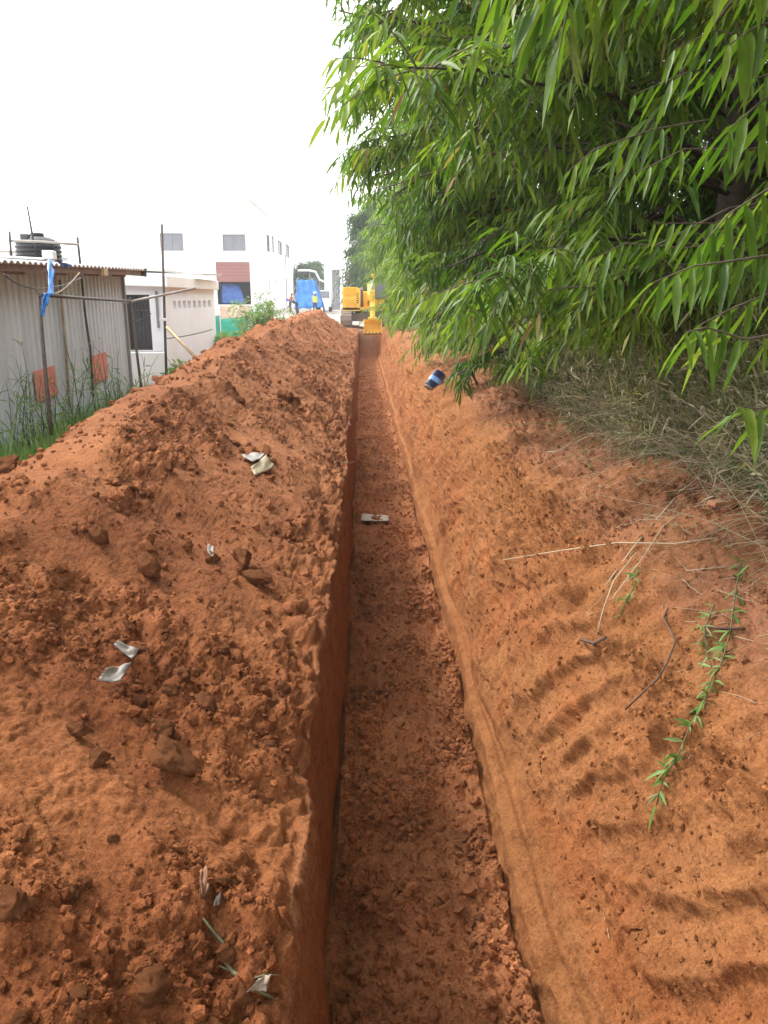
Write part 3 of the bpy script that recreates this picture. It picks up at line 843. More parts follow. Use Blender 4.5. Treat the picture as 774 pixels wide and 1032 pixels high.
# far white shed on the left horizon, seen over the shed roof
m = MB(); c = at(-10, 253, 60.0); m.box((c.x - 6, 66, c.z / 2), (14.5, 12, c.z), None, .03); m.prism([(-7.6, 0), (7.6, 0), (0, .9)], (c.x - 6, 66, c.z + .02), (1, 0, 0), (0, 0, 1), (0, 1, 0), 12.6)
tag(m.build('far_shed', plain('far_sheet', (.66, .67, .66), .7)), 'distant pale shed seen over the metal shed roof at the frame edge', 'shed')

# blue tarpaulin tent
TY = 72.0
A, B, C_, D = at(297.0, 311, TY), at(326, 310, TY), at(317.2, 282.5, TY + 1), at(300, 282, TY + 1)
o = cloth('tarp_cover', A, B, C_, D, 22, 18, M_TARP, .16, 21, .02, nf=3)
V0 = Vector(((A.x + B.x) / 2, TY, .3))
tn = empty('tarp_shelter', V0); tag(tn, 'bright blue tarpaulin shelter beside the white building', 'tarpaulin')
o.parent = tn; o.matrix_parent_inverse = Matrix.Translation(-V0)
o2 = cloth('side_sheet', A, (A.x, TY + 3, .3), (D.x, TY + 3, D.z), D, 10, 10, M_TARPD, .08, 31, .02, parent=tn, nf=3); o2.matrix_parent_inverse = Matrix.Translation(-V0)
o3 = cloth('side_sheet', B, (B.x, TY + 3, .3), (C_.x, TY + 3, C_.z), C_, 10, 10, M_TARPD, .08, 33, .02, parent=tn, nf=3); o3.matrix_parent_inverse = Matrix.Translation(-V0)
for p in (A, B):
    q = D if p is A else C_
    o4 = MB().tube([(p.x * .3 + q.x * .7, TY + 1.9, .25), (q.x, TY + 1.9, q.z - .05)], .04, 6).build('post', M_RUST, tn); o4.matrix_parent_inverse = Matrix.Translation(-V0)

# pale column building and site cabin far down the site
CY = 95.0
p0, p1 = at(327.5, 300, CY), at(335.0, 300, CY)
tw = empty('pale_tower', ((p0.x + p1.x) / 2, CY, .3)); tag(tw, 'pale narrow tower block with a grey recessed side beyond the excavator', 'tower')
zt = at(330, 262, CY).z
MB().box((0, 0, (zt - .3) / 2), (p1.x - p0.x, 1.5, zt - .3), None, .03).build('wall', M_WHITE, tw)
x2 = at(341, 300, CY).x - tw.location.x; z2 = at(330, 272, CY).z - .3
MB().box((x2 / 2 + .3, .4, z2 / 2), (x2 - .2, 1.4, z2), None, .03).build('side_bay', plain('grey_cladding', (.42, .42, .43), .6, .2), tw)
for k_ in range(5): MB().box((.55 + k_ * .18, -.32, z2 / 2), (.06, .06, z2 - .3)).build('mullion', M_FRAME, tw)
MB().box((x2 / 2 + .2, .2, z2 + .08), (x2 + .8, 2.2, .16)).build('canopy', M_WHITE, tw)
# white pipe run on trestles
PY_ = 88.0
pr = empty('pipe_rack', (at(312, 300, PY_).x, PY_, .3)); tag(pr, 'white curving duct on trestles above the blue shelter', 'duct')
pts = [at(x, y, PY_) for x, y in ((300, 272.5), (312, 272.5), (318, 274), (320, 278), (322, 282), (327, 284))]
MB().tube([local(pr, p) for p in pts], .11, 10).build('duct', M_WHITE, pr)
for i in (1, 4): MB().tube([local(pr, pts[i] - Vector((0, 0, .12))), local(pr, (pts[i].x, PY_, .3))], .06, 6).build('trestle', M_FRAME, pr)
# small white lorry
LY = 82.0
lc = at(327, 300, LY)
lo = empty('parked_lorry', (lc.x, LY, .3)); tag(lo, 'white lorry parked behind the blue shelter', 'lorry')
MB().box((0, .6, 1.35), (1.5, 3.2, 1.3), None, .05).build('box_body', M_WHITE, lo)
cb = MB(); cb.prism([(-.9, .45), (.75, .45), (.75, 1.35), (.35, 2.0), (-.9, 2.0)], (0, -1.9, 0), (0, -1, 0), (0, 0, 1), (1, 0, 0), 1.45); cbo = cb.build('cab', M_WHITE, lo)
MB().prism([(.79, 1.32), (.80, 1.34), (.42, 1.92), (.40, 1.90)], (0, -1.905, 0), (0, -1, 0), (0, 0, 1), (1, 0, 0), 1.2).build('windscreen', M_GLASS, cbo)
MB().box((0, .2, .55), (.7, 4.6, .2)).build('chassis', M_DARK, lo)
for x in (-.6, .6):
    for y in (-1.7, 1.4):
        MB().tube([(x - .11, y, .36), (x + .11, y, .36)], .36, 18).build('wheel', M_DARK, lo)
# ------------------------------------------------------------------ excavator at the far end of the trench
M_YEL = plain('excavator_yellow', (.82, .50, .04), .5, 0, .08, 4, dirt=(.62, .38, .08))
M_TRACK = plain('track_steel', (.26, .22, .19), .75, .3, .3, 10, dirt=(.30, .20, .13))
EX = empty('excavator', (.22, 44.0, .06)); tag(EX, 'yellow tracked excavator straddling the trench with its arm reaching down', 'excavator')
for s in (-1, 1):
    t = MB(); pr = []
    for i in range(28):
        a = 2 * math.pi * i / 28; cy = 1.25 if math.cos(a) > 0 else -1.25
        pr.append((cy + .42 * math.cos(a), .43 + .42 * math.sin(a)))
    t.prism(pr, (s * 1.05, 0, 0), (0, 1, 0), (0, 0, 1), (1, 0, 0), .52)
    for i in range(34):
        u = i / 34 * (4 * 1.25 + 2 * math.pi * .42)
        if u < 2.5: p, q = (-1.25 + u, .865), 0
        elif u < 2.5 + math.pi * .42: a = (u - 2.5) / .42; p, q = (1.25 + .435 * math.sin(a), .43 + .435 * math.cos(a)), -a
        elif u < 5 + math.pi * .42: p, q = (1.25 - (u - 2.5 - math.pi * .42), -.005), 0
        else: a = (u - 5 - math.pi * .42) / .42; p, q = (-1.25 - .435 * math.sin(a), .43 - .435 * math.cos(a)), -a
        t.box((s * 1.05, p[0], p[1]), (.56, .09, .04), Matrix.Rotation(q, 3, 'X'))
    to = t.build('track', M_TRACK, EX)
    for y in (-1.2, -.6, 0, .6, 1.2):
        MB().tube([(s * 1.33, y, .42), (s * 1.36, y, .42)], .24 if abs(y) > 1 else .13, 16).build('roller', M_DARK, to)
MB().box((0, 0, .55), (1.6, 1.6, .4), None, .04).build('undercarriage', M_TRACK, EX)
MB().lathe((0, 0, .74), [(0, 0), (.6, 0), (.6, .16), (0, .16)], 24).build('slew_ring', M_DARK, EX)
hb = MB(); hb.prism([(-1.25, 0), (-.33, 0), (-.33, 1.12), (-.5, 1.20), (-1.2, 1.20), (-1.25, 1.14)], (0, .3, .88), (1, 0, 0), (0, 0, 1), (0, 1, 0), 2.9)
hb.box((.5, .9, 1.40), (1.5, 1.7, .95), None, .06); hb.box((0, .2, .98), (2.5, 2.7, .14), None, .02)
house = hb.build('house', M_YEL, EX)
for z in (1.25, 1.85): MB().box((-.82, -1.165, z), (.62, .03, .42), None, .008).build('hatch', plain('hatch_yellow', (.66, .36, .02), .5), house)
for i in range(5): MB().box((-.46, -1.165, 1.3 + i * .11), (.10, .03, .05)).build('louvre', M_DARK, house)
MB().tube([(-.9, .9, 2.2), (-.9, .9, 2.75), (-.9, 1.0, 2.82)], .06, 10).build('exhaust', M_DARK, EX)
cabm = MB()
for x in (.38, 1.22):
    cabm.bar((x, -1.1, 1.0), (x, -1.0, 2.62), .08); cabm.bar((x, .3, 1.0), (x, .3, 2.62), .08); cabm.bar((x, -1.1, 1.5), (x, .3, 1.5), .06)
cabm.box((.8, -.36, 2.68), (1.0, 1.5, .1), None, .03); cabm.box((.8, -.4, 1.2), (.9, 1.4, .5), None, .03)
cabo = cabm.build('cab', M_YEL, EX)
MB().box((.8, -1.03, 2.05), (.78, .02, 1.05), Matrix.Rotation(R(-3.5), 3, 'X')).build('windscreen', M_GLASS, cabo)
for x in (.36, 1.24): MB().box((x, -.36, 2.05), (.02, 1.25, 1.02)).build('side_window', M_GLASS, cabo)
def L3(p): return Vector(p) - Vector(EX.location)
def armpt(px, py, Y): return L3(at(px, py, Y))
bx = 370.0
foot = Vector((-.02, -1.15, 1.35)); knee = Vector((.2, -3.4, 2.0)); 
elb = Vector((.26, -4.9, 1.55)); wrist = armpt(369, 322, 38.2); wrist.x = .26
bo = MB(); bo.prism([(foot.y, foot.z - .2), (foot.y, foot.z + .2), (knee.y + .1, knee.z + .3), (elb.y, elb.z + .13), (elb.y, elb.z - .13), (knee.y + .15, knee.z - .25)], (.2, 0, 0), (0, 1, 0), (0, 0, 1), (1, 0, 0), .30)
boo = bo.build('boom', M_YEL, EX)
MB().tube([(.28, -1.2, 1.15), (.28, -3.3, 2.0)], [.09, .07], 10).build('boom_cylinder', M_FRAME, EX)
MB().tube([(-.24, -1.2, 1.15), (-.24, -3.3, 2.0)], [.09, .07], 10).build('boom_cylinder', M_FRAME, EX)
st = MB(); st.prism([(elb.y + .10, elb.z + .35), (elb.y - .20, elb.z + .32), (elb.y - .26, elb.z - .2), (wrist.y - .14, wrist.z), (wrist.y + .14, wrist.z), (elb.y + .2, elb.z - .2)], (.26, 0, 0), (0, 1, 0), (0, 0, 1), (1, 0, 0), .24)
st.build('stick', M_YEL, EX)
MB().tube([(.26, -3.2, 2.30), (.26, elb.y + .05, elb.z + .32)], [.09, .06], 10).build('stick_cylinder', M_FRAME, EX)
bw = .84
bk = MB(); base = armpt(369, 338, 38.2); zb = base.z; y0 = wrist.y
prf = [(.30, .0), (.36, -.25), (.28, -.50), (.05, -.66), (-.25, -.68), (-.45, -.60)]
outer = prf; inner = [(y * .93, z * .93 + .02) for y, z in prf]
V = []; F = []
for xs in (-bw / 2, bw / 2):
    V += [(.26 + xs, y0 + y, wrist.z - .02 + z * 1.0) for y, z in outer] + [(.26 + xs, y0 + y, wrist.z - .02 + z) for y, z in inner]
n_ = len(outer)
for i in range(n_ - 1):
    F.append((i, i + 1, 2 * n_ + i + 1, 2 * n_ + i)); F.append((n_ + i, 3 * n_ + i, 3 * n_ + i + 1, n_ + i + 1))
for e in (0, n_ - 1): F.append((e, 2 * n_ + e, 3 * n_ + e, n_ + e))
bk.add(V, F)
for xs in (-bw / 2 + .015, bw / 2 - .015):
    bk.prism([(y, z) for y, z in outer] + [(-.38, -.3), (-.1, 0)], (.26 + xs, y0, wrist.z - .02), (0, 1, 0), (0, 0, 1), (1, 0, 0), .034)
bk.box((.26, y0 + .05, wrist.z + .03), (.42, .38, .14), None, .02)
bko = bk.build('bucket', M_YEL, EX)
for i in range(5):
    MB().bar((.26 - bw / 2 + .1 + i * (bw - .2) / 4, y0 - .40, wrist.z - .63), (.26 - bw / 2 + .1 + i * (bw - .2) / 4, y0 - .58, wrist.z - .58), .07, .05).build('tooth', M_TRACK, bko)
MB().tube([(.26, y0 + .45, wrist.z + .55), (.26, y0 + .2, wrist.z + .08)], [.07, .05], 8).build('bucket_link', M_FRAME, EX)

# ------------------------------------------------------------------ people on the site
def person(name, loc, rz, label, joints, clothes, head, skin=(.18, .10, .07)):
    root = empty(name, loc, rz); tag(root, label, 'person')
    names = list(joints); V = [joints[n][0] for n in names]
    E = [(names.index(joints[n][2]), names.index(n)) for n in names if joints[n][2]]
    me = bpy.data.meshes.new('body'); me.from_pydata(V, E, [])
    ob = bpy.data.objects.new('body', me); COL.objects.link(ob)
    sk = ob.modifiers.new('skin', 'SKIN'); ob.modifiers.new('sub', 'SUBSURF').levels = 1
    for i, n in enumerate(names):
        r = joints[n][1]; me.skin_vertices[0].data[i].radius = (r, r)
        me.skin_vertices[0].data[i].use_root = (i == 0)
    dg = bpy.context.evaluated_depsgraph_get(); dg.update()
    em = bpy.data.meshes.new_from_object(ob.evaluated_get(dg)); bpy.data.objects.remove(ob)
    # fingers and face grow out of the same mesh
    mb = MB(); mb.add([v.co for v in em.vertices], [tuple(p.vertices) for p in em.polygons], True)
    for h, fore in (('hand_l', 'wrist_l'), ('hand_r', 'wrist_r')):
        p = Vector(joints[h][0]); d = (p - Vector(joints[fore][0])).normalized(); s = d.cross(Vector((0, 1, .2))).normalized()
        for i, ln in enumerate((.075, .085, .08, .065)):
            b = p + s * (i - 1.5) * .02; mb.tube([b, b + d * ln * .5, b + d * ln + Vector((0, -.015, -.01))], [.010, .009, .007], 6)
        b = p - d * .03 + s * .035; mb.tube([b, b + s * .03 + d * .03, b + s * .035 + d * .06], [.012, .010, .008], 6)
    hc = Vector(joints['head'][0])
    mb.tube([hc + Vector((0, -.085, -.0)), hc + Vector((0, -.125, -.03))], [.012, .02], 6)
    me2 = mb.mesh('body')
    mats = [plain(clothes[0][0], clothes[0][1], .85), plain(clothes[1][0], clothes[1][1], .85), plain('brown_skin', skin, .6)]
    for m_ in mats: me2.materials.append(m_)
    hip = Vector(joints['pelvis'][0]).z; nk = Vector(joints['neck'][0])
    hands = [Vector(joints[h][0]) for h in ('hand_l', 'hand_r')]
    fore = [Vector(joints[h][0]) for h in ('wrist_l', 'wrist_r')]
    for p in me2.polygons:
        c = p.center
        if (c - hc).length < .17 or min((c - h).length for h in hands + fore) < .12: p.material_index = 2
        else:
            dl = min(_segd(c, Vector(joints[a][0]), Vector(joints[b][0])) for a, b in (('hip_l', 'knee_l'), ('knee_l', 'ankle_l'), ('hip_r', 'knee_r'), ('knee_r', 'ankle_r'), ('ankle_l', 'toe_l'), ('ankle_r', 'toe_r')))
            du = min(_segd(c, Vector(joints[a][0]), Vector(joints[b][0])) for a, b in (('pelvis', 'chest'), ('shoulder_l', 'elbow_l'), ('shoulder_r', 'elbow_r')))
            p.material_index = 0 if dl < du else 1
    link_mesh('body', me2, None, root)
    return root
def _segd(c, a, b):
    ab = b - a; t = max(0, min(1, (c - a).dot(ab) / max(ab.length_squared, 1e-9))); return (c - a - ab * t).length
def standing(lean=0.0, arm=.0):
    J = {}
    def j(n, p, r, par): J[n] = (p, r, par)
    def tl(x, y, z):                                   # bend forward at the hip (forward is -Y)
        dz = z - .9; return (x, y - dz * math.sin(lean), .9 + dz * math.cos(lean))
    j('pelvis', (0, 0, .93), .135, None); j('belly', tl(0, 0, 1.10), .125, 'pelvis'); j('chest', tl(0, .0, 1.30), .15, 'belly'); j('neck', tl(0, 0, 1.47), .06, 'chest')
    j('head', tl(0, -.02, 1.62), .10, 'neck'); j('crown', tl(0, -.01, 1.70), .08, 'head')
    for s, q in ((1, 'l'), (-1, 'r')):
        j('shoulder_' + q, tl(.18 * s, 0, 1.40), .065, 'chest')
        sh = J['shoulder_' + q][0]
        j('elbow_' + q, (sh[0] + .06 * s, sh[1] - .02 - .1 * arm, sh[2] - .28), .045, 'shoulder_' + q); e = J['elbow_' + q][0]
        j('wrist_' + q, (e[0], e[1] - .06 - .15 * arm, e[2] - .23 + .05 * arm), .032, 'elbow_' + q); w_ = J['wrist_' + q][0]
        j('hand_' + q, (w_[0], w_[1] - .03, w_[2] - .08), .035, 'wrist_' + q)
        j('hip_' + q, (.10 * s, 0, .86), .095, 'pelvis'); j('knee_' + q, (.11 * s, -.02, .48), .065, 'hip_' + q); j('ankle_' + q, (.12 * s, .02, .10), .045, 'knee_' + q)
        j('toe_' + q, (.13 * s, -.14, .05), .04, 'ankle_' + q)
    return J
def helmet(root, J, mat, brim=True):
    h = Vector(J['head'][0]); c = Vector(J['crown'][0]); d = (c - h).normalized()
    m = MB(); m.lathe((0, 0, 0), [(.155, 0), (.135, .005), (.125, .06), (.085, .115), (.0, .135)], 20); m.box((0, -.14, .006), (.16, .09, .014), None, .005)
    q = Vector((0, 0, 1)).rotation_difference(d).to_matrix(); m.v = [tuple(q @ Vector(v) + h + d * .03) for v in m.v]
    m.build('helmet', mat, root)
def vest(root, J, mat, band):
    m = MB(); c = [Vector(J[n][0]) for n in ('pelvis', 'belly', 'chest')]
    for (mb_, z0, z1, r, mt, nm) in ((MB(), 0, 1, .0, mat, 'vest'), (MB(), .30, .40, .012, band, 'reflective_band')):
        V = []; n = 24
        path = [c[0] * (1 - t) + c[2] * t for t in np.linspace(z0, z1, 6)]
        ax = (c[2] - c[0]).normalized(); x = Vector((1, 0, 0)); y = ax.cross(x).normalized()
        for i, p in enumerate(path + ([c[2] + ax * .1] if nm == 'vest' else [])):
            k = 1.0 if i < 6 else .75
            for a in range(n):
                t = 2 * math.pi * a / n; V.append(p + x * math.cos(t) * (.205 * k + r) + y * math.sin(t) * (.155 * k + r))
        k = len(V) // n
        mb_.add(V, [(i * n + j, i * n + (j + 1) % n, (i + 1) * n + (j + 1) % n, (i + 1) * n + j) for i in range(k - 1) for j in range(n)], True)
        mb_.build(nm, mt, root)
J = standing(0.05, .5)
gz = lambda x, y: ground_xy(x, y)
p = at(317.5, 312, 68.0)
w1 = person('person', (p.x, 68, gz(p.x, 68)), R(20), 'worker standing in a yellow high visibility vest and white helmet before the blue shelter', J, [('navy_trousers', (.03, .035, .07)), ('pale_shirt', (.35, .36, .38))], None)
vest(w1, J, plain('hi_vis_yellow', (.62, .80, .05), .6), plain('silver_band', (.7, .7, .7), .3)); helmet(w1, J, plain('helmet_white', (.8, .8, .78), .35))
J = standing(1.25, .3)
p = at(299.5, 316, 62.0)
w2 = person('person', (p.x, 62, gz(p.x, 62)), R(-70), 'worker bending over in dark clothes left of the yellow vest worker', J, [('dark_trousers', (.035, .035, .045)), ('dark_shirt', (.05, .055, .10))], None)
helmet(w2, J, plain('helmet_blue', (.05, .12, .4), .35))
J = standing(.25, .8)
p = at(292.5, 310, 76.0)
w3 = person('person', (p.x, 76, gz(p.x, 76)), R(120), 'worker in a red orange shirt at the foot of the white building', J, [('brown_trousers', (.10, .06, .05)), ('orange_shirt', (.50, .11, .05))], None)
helmet(w3, J, plain('helmet_orange', (.6, .2, .05), .35))
# ------------------------------------------------------------------ foliage
def leaf_material(name, stops, trans=.42, gloss=.5):
    k = NT(name)
    a = k.new('Attribute', attribute_name='var')
    c = k.ramp(a.outputs['Fac'], stops)
    n = k.noise(30, 3, .6)
    c = k.mix(.5, c, k.ramp(n, [(.3, (.75, .75, .75)), (.7, (1.15, 1.15, 1.15))]), 'MULTIPLY')
    k.link(c, k.b.inputs['Base Color']); k.b.inputs['Roughness'].default_value = gloss
    k.b.inputs['Specular IOR Level'].default_value = .45
    tr = k.new('BsdfTranslucent'); c2 = k.mix(1.0, c, (1.25, 1.35, .55), 'MULTIPLY'); k.link(c2, tr.inputs['Color'])
    ms = k.new('MixShader'); ms.inputs[0].default_value = trans
    out = k.n['Material Output']
    k.link(k.b.outputs[0], ms.inputs[1]); k.link(tr.outputs[0], ms.inputs[2]); k.link(ms.outputs[0], out.inputs['Surface'])
    return k.m
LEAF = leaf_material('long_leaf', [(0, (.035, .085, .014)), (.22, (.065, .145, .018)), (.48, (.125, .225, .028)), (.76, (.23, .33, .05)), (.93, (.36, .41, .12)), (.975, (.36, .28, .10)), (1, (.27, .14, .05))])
LEAF_FAR = leaf_material('far_leaf', [(0, (.035, .065, .022)), (.5, (.06, .11, .035)), (1, (.11, .16, .05))], .3, .6)
GRASS_M = leaf_material('green_grass', [(0, (.08, .17, .03)), (.6, (.16, .30, .065)), (1, (.22, .22, .09))], .3, .5)
STRAW_M = leaf_material('dry_straw', [(0, (.24, .18, .10)), (.5, (.46, .38, .25)), (.78, (.60, .53, .38)), (.86, (.22, .26, .09)), (1, (.14, .22, .05))], .2, .6)
BARK = plain('bark', (.085, .065, .05), .9, 0, .35, 14, .012)
TWIG = plain('twig_bark', (.13, .105, .075), .85, 0, .3, 30)

def nrm(a): return a / (np.linalg.norm(a, axis=-1, keepdims=True) + 1e-12)

def leaves_mesh(O, D, Nn, L, W, var, curl, wave=0.0):
    """leaf blades: 5 stations, folded on the midrib, tip drooping"""
    n = len(O); D = nrm(D); S = nrm(np.cross(D, Nn)); Nn = np.cross(S, D)
    ts = np.array([0, .16, .42, .72, 1.0]); ws = np.array([.04, .72, 1.0, .70, 0.0])
    V = np.zeros((n, 13, 3)); k = 0
    g = np.array([0, 0, -1.0])
    for i, (t, w_) in enumerate(zip(ts, ws)):
        c = O + D * (L * t)[:, None] + g * (curl * L * t * t)[:, None]
        if i in (0, 4):
            V[:, k] = c; k += 1
        else:
            hw = (W * w_ * .5)[:, None]
            wv = wave * W[:, None] * (1 if i % 2 else -1)
            V[:, k] = c - S * hw + Nn * (hw * .45 + wv); V[:, k + 1] = c; V[:, k + 2] = c + S * hw + Nn * (hw * .45 - wv); k += 3
    # indices: 0, (1 2 3), (4 5 6), (7 8 9), 10
    V = V[:, :11]
    T = np.array([(0, 2, 1), (0, 3, 2), (10, 7, 8), (10, 8, 9)]); Q = np.array([(1, 2, 5, 4), (2, 3, 6, 5), (4, 5, 8, 7), (5, 6, 9, 8)])
    off = (np.arange(n) * 11)[:, None, None]
    return V.reshape(-1, 3), (T[None] + off).reshape(-1, 3), (Q[None] + off).reshape(-1, 4), np.repeat(var, 11)

def tubes_mesh(P, rad, n=3):
    """many thin tubes: P (m, k, 3), rad (m, k)"""
    m, k, _ = P.shape
    t = nrm(np.gradient(P, axis=1)); u = np.where(np.abs(t[..., 2:3]) < .9, np.array([0, 0, 1.0]), np.array([1.0, 0, 0]))
    x = nrm(np.cross(t, u)); y = np.cross(t, x)
    a = 2 * np.pi * np.arange(n) / n
    V = P[:, :, None, :] + (x[:, :, None, :] * np.cos(a)[:, None] + y[:, :, None, :] * np.sin(a)[:, None]) * rad[:, :, None, None]
    i, j = np.meshgrid(np.arange(k - 1), np.arange(n), indexing='ij')
    Q = np.stack([i * n + j, i * n + (j + 1) % n, (i + 1) * n + (j + 1) % n, (i + 1) * n + j], -1).reshape(-1, 4)
    Q = (Q[None] + (np.arange(m) * k * n)[:, None, None]).reshape(-1, 4)
    return V.reshape(-1, 3), Q

def spray_leaves(rng, B, D, L, nleaf, lsize, droop):
    """B (m,3) twig roots, D directions, L lengths -> leaf arrays and twig curves"""
    m = len(B); D = nrm(D)
    tt = np.linspace(0, 1, 5)
    C = B[:, None] + D[:, None] * (L[:, None] * tt)[..., None] + np.array([0, 0, -1.0]) * (droop[:, None] * L[:, None] * tt ** 2)[..., None]
    t = np.linspace(.10, 1.0, nleaf)[None] + rng.normal(0, .015, (m, nleaf)); t = np.clip(t, .05, 1)
    O = B[:, None] + D[:, None] * (L[:, None] * t)[..., None] + np.array([0, 0, -1.0]) * (droop[:, None] * L[:, None] * t ** 2)[..., None]
    T = nrm(D[:, None] + np.array([0, 0, -1.0]) * (2 * droop[:, None] * t)[..., None])
    side = nrm(np.cross(T, np.array([0, 0, 1.0]) + rng.normal(0, .05, (m, nleaf, 3))))
    sg = np.where(np.arange(nleaf) % 2 == 0, 1.0, -1.0)[None, :, None]
    tip = sstep(.75, 1.0, t)[..., None]
    ld = T * (.5 + .5 * tip) + side * sg * (.8 - .55 * tip) + np.array([0, 0, -1.0]) * (.28 + rng.uniform(-.15, .5, (m, nleaf, 1))) + rng.normal(0, .17, (m, nleaf, 3))
    up = np.array([0, 0, 1.0]) + side * sg * .4 + rng.normal(0, .3, (m, nleaf, 3))
    sc = lsize * (.75 + .45 * np.sin(np.pi * (t * .8 + .15))) * rng.uniform(.62, 1.28, (m, nleaf))
    return O.reshape(-1, 3), nrm(ld).reshape(-1, 3), up.reshape(-1, 3), sc.reshape(-1), C

def silhouette_ok(P, margin=0):
    """near crowns keep to the outline the photo shows (crown shape only)"""
    px, py, dep = project(P)
    xl = np.interp(py, [-400, 0, 60, 110, 180, 205, 235, 270, 300, 345, 372], [338, 338, 334, 336, 340, 368, 398, 400, 402, 436, 450])
    xl = xl + 10 * perlin(py / 26.0, py * 0 + .5, 3)
    yb = np.interp(px, [400, 440, 500, 560, 620, 774, 1200], [352, 385, 374, 360, 350, 345, 345]) + 14 * perlin(px / 30.0, px * 0 + 4.5, 8)
    return (dep < .2) | ((px > xl) & (py < yb)) | (py > 1250) | (px > 1150)

def make_tree(root_xy, H, R_, nl, ns, seed, lsize=.17, label='', group=None, mat=None, zlow=.7, prune=True, wbias=0.0, nleaf=13, fine=True, name='tree', lean=(0, 0), cz=.55):
    rng = np.random.default_rng(seed)
    x0, y0 = root_xy; z0 = ground_xy(x0, y0) - .05
    root = empty(name, (x0, y0, z0)); tag(root, label, 'tree', group)
    base = np.array([x0, y0, z0])
    # trunk
    tk = MB(); n = 9
    ph = rng.uniform(0, 6)
    tp = [Vector((lean[0] * (i / n) ** 1.3 + .06 * math.sin(i * .9 + ph), lean[1] * (i / n) + .05 * math.cos(i * .8 + ph), H * .93 * i / n)) for i in range(n + 1)]
    r0 = .028 * H
    tk.tube(tp, [r0 * (1.35 if i == 0 else 1) * (1 - .85 * i / n) + .012 for i in range(n + 1)], 10)
    tpa = np.array([tuple(p) for p in tp])
    # limbs
    f = np.sort(rng.uniform(zlow / H, .97, nl)); az = rng.uniform(0, 2 * np.pi, nl)
    w_ = np.sin(np.pi * np.clip((f - .02) / 1.0, 0, 1) ** (.9)) ** .6
    Lr = R_ * (.25 + .85 * w_) * rng.uniform(.75, 1.12, nl)
    st = np.stack([np.interp(f * H, tpa[:, 2], tpa[:, k]) for k in range(3)], -1)
    el = rng.uniform(.15, .75, nl) + .5 * (f - .4)
    d0 = np.stack([np.cos(az) * np.cos(el), np.sin(az) * np.cos(el), np.sin(el)], -1)
    tt = np.linspace(0, 1, 7)
    LP = st[:, None] + d0[:, None] * (Lr[:, None] * tt)[..., None] + np.array([0, 0, -1.0]) * ((.18 + .38 * rng.random(nl))[:, None] * Lr[:, None] * tt ** 2.2)[..., None]
    LP += rng.normal(0, .035, LP.shape) * tt[None, :, None]
    # sprays on the limbs
    li = rng.integers(0, nl, ns); u = rng.uniform(.22, 1.0, ns) ** .8
    seg = np.clip((u * 6).astype(int), 0, 5); fr = u * 6 - seg
    B = LP[li, seg] * (1 - fr)[:, None] + LP[li, seg + 1] * fr[:, None]
    dd = nrm(LP[li, seg + 1] - LP[li, seg]) * .7 + rng.normal(0, .55, (ns, 3)) + np.array([0, 0, -.05])
    dd[:, 2] *= .7
    L = rng.uniform(.28, .62, ns) * (lsize / .16)
    droop = rng.uniform(.1, .55, ns)
    if prune:
        tipw = B + nrm(dd) * L[:, None] * .8 - np.array([0, 0, 1.0]) * (droop * L * .7)[:, None] + base
        Bw = B + base
        ok = silhouette_ok(tipw) & silhouette_ok(Bw)
        dist = np.linalg.norm(Bw - EYn, axis=1); px, py, dep = project(Bw)
        infr = (dep > 0) & (px > -200) & (px < 974) & (py > -150) & (py < 1150)
        ok &= (dist > 1.5) & ~(infr & (dep < 3.8))
        keep = np.where(ok)[0]; B, dd, L, droop = B[keep], dd[keep], L[keep], droop[keep]
        # limbs that would poke out are shortened away
        lw = LP + base; pxl, pyl, dpl = project(lw)
        inl = (dpl > 0) & (pxl > -100) & (pxl < 874) & (pyl > -100) & (pyl < 1132)
        bad = (~silhouette_ok(lw)) | (inl & (dpl < 3.2)) | (np.linalg.norm(lw - EYn, axis=-1) < 1.0)
        cut = np.where(bad.any(1), bad.argmax(1), 7)
        for i in range(nl):
            if cut[i] < 7:
                c = max(cut[i] - 1, 0); LP[i, c:] = LP[i, c]
    good = [i for i in range(nl) if np.linalg.norm(LP[i, -1] - LP[i, 0]) > .25]
    for i in good:
        q = LP[i]; k_ = 7
        while k_ > 2 and np.allclose(q[k_ - 1], q[k_ - 2]): k_ -= 1
        tk.tube([Vector(p) for p in q[:k_]], [(.022 + .004 * H) * (1 - .8 * j / 6) * .5 for j in range(k_)], 5)
    tk.build('trunk', BARK, root)
    O, D, U, sc, C = spray_leaves(rng, B, dd, L, nleaf, lsize, droop)
    cl = .5 + .5 * np.tanh(1.3 * rng.normal(0, 1, len(B)))                       # each spray young or old
    hgt = np.clip((B[:, 2] / H), 0, 1)
    ub = (u if not prune else u[keep])
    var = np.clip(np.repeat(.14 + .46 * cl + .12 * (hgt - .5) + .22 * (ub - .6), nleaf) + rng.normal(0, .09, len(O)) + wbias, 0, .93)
    odd = rng.random(len(O)); var = np.where(odd > .978, rng.uniform(.95, 1, len(O)), var)
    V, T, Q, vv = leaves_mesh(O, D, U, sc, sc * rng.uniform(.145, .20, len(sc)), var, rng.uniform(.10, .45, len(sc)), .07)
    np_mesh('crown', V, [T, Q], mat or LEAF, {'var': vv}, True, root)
    if fine and len(B):
        V, Q = tubes_mesh(C, np.linspace(.0065, .002, 5)[None] * np.ones((len(C), 1)), 3)
        np_mesh('twigs', V, [Q], TWIG, None, True, root)
    return root

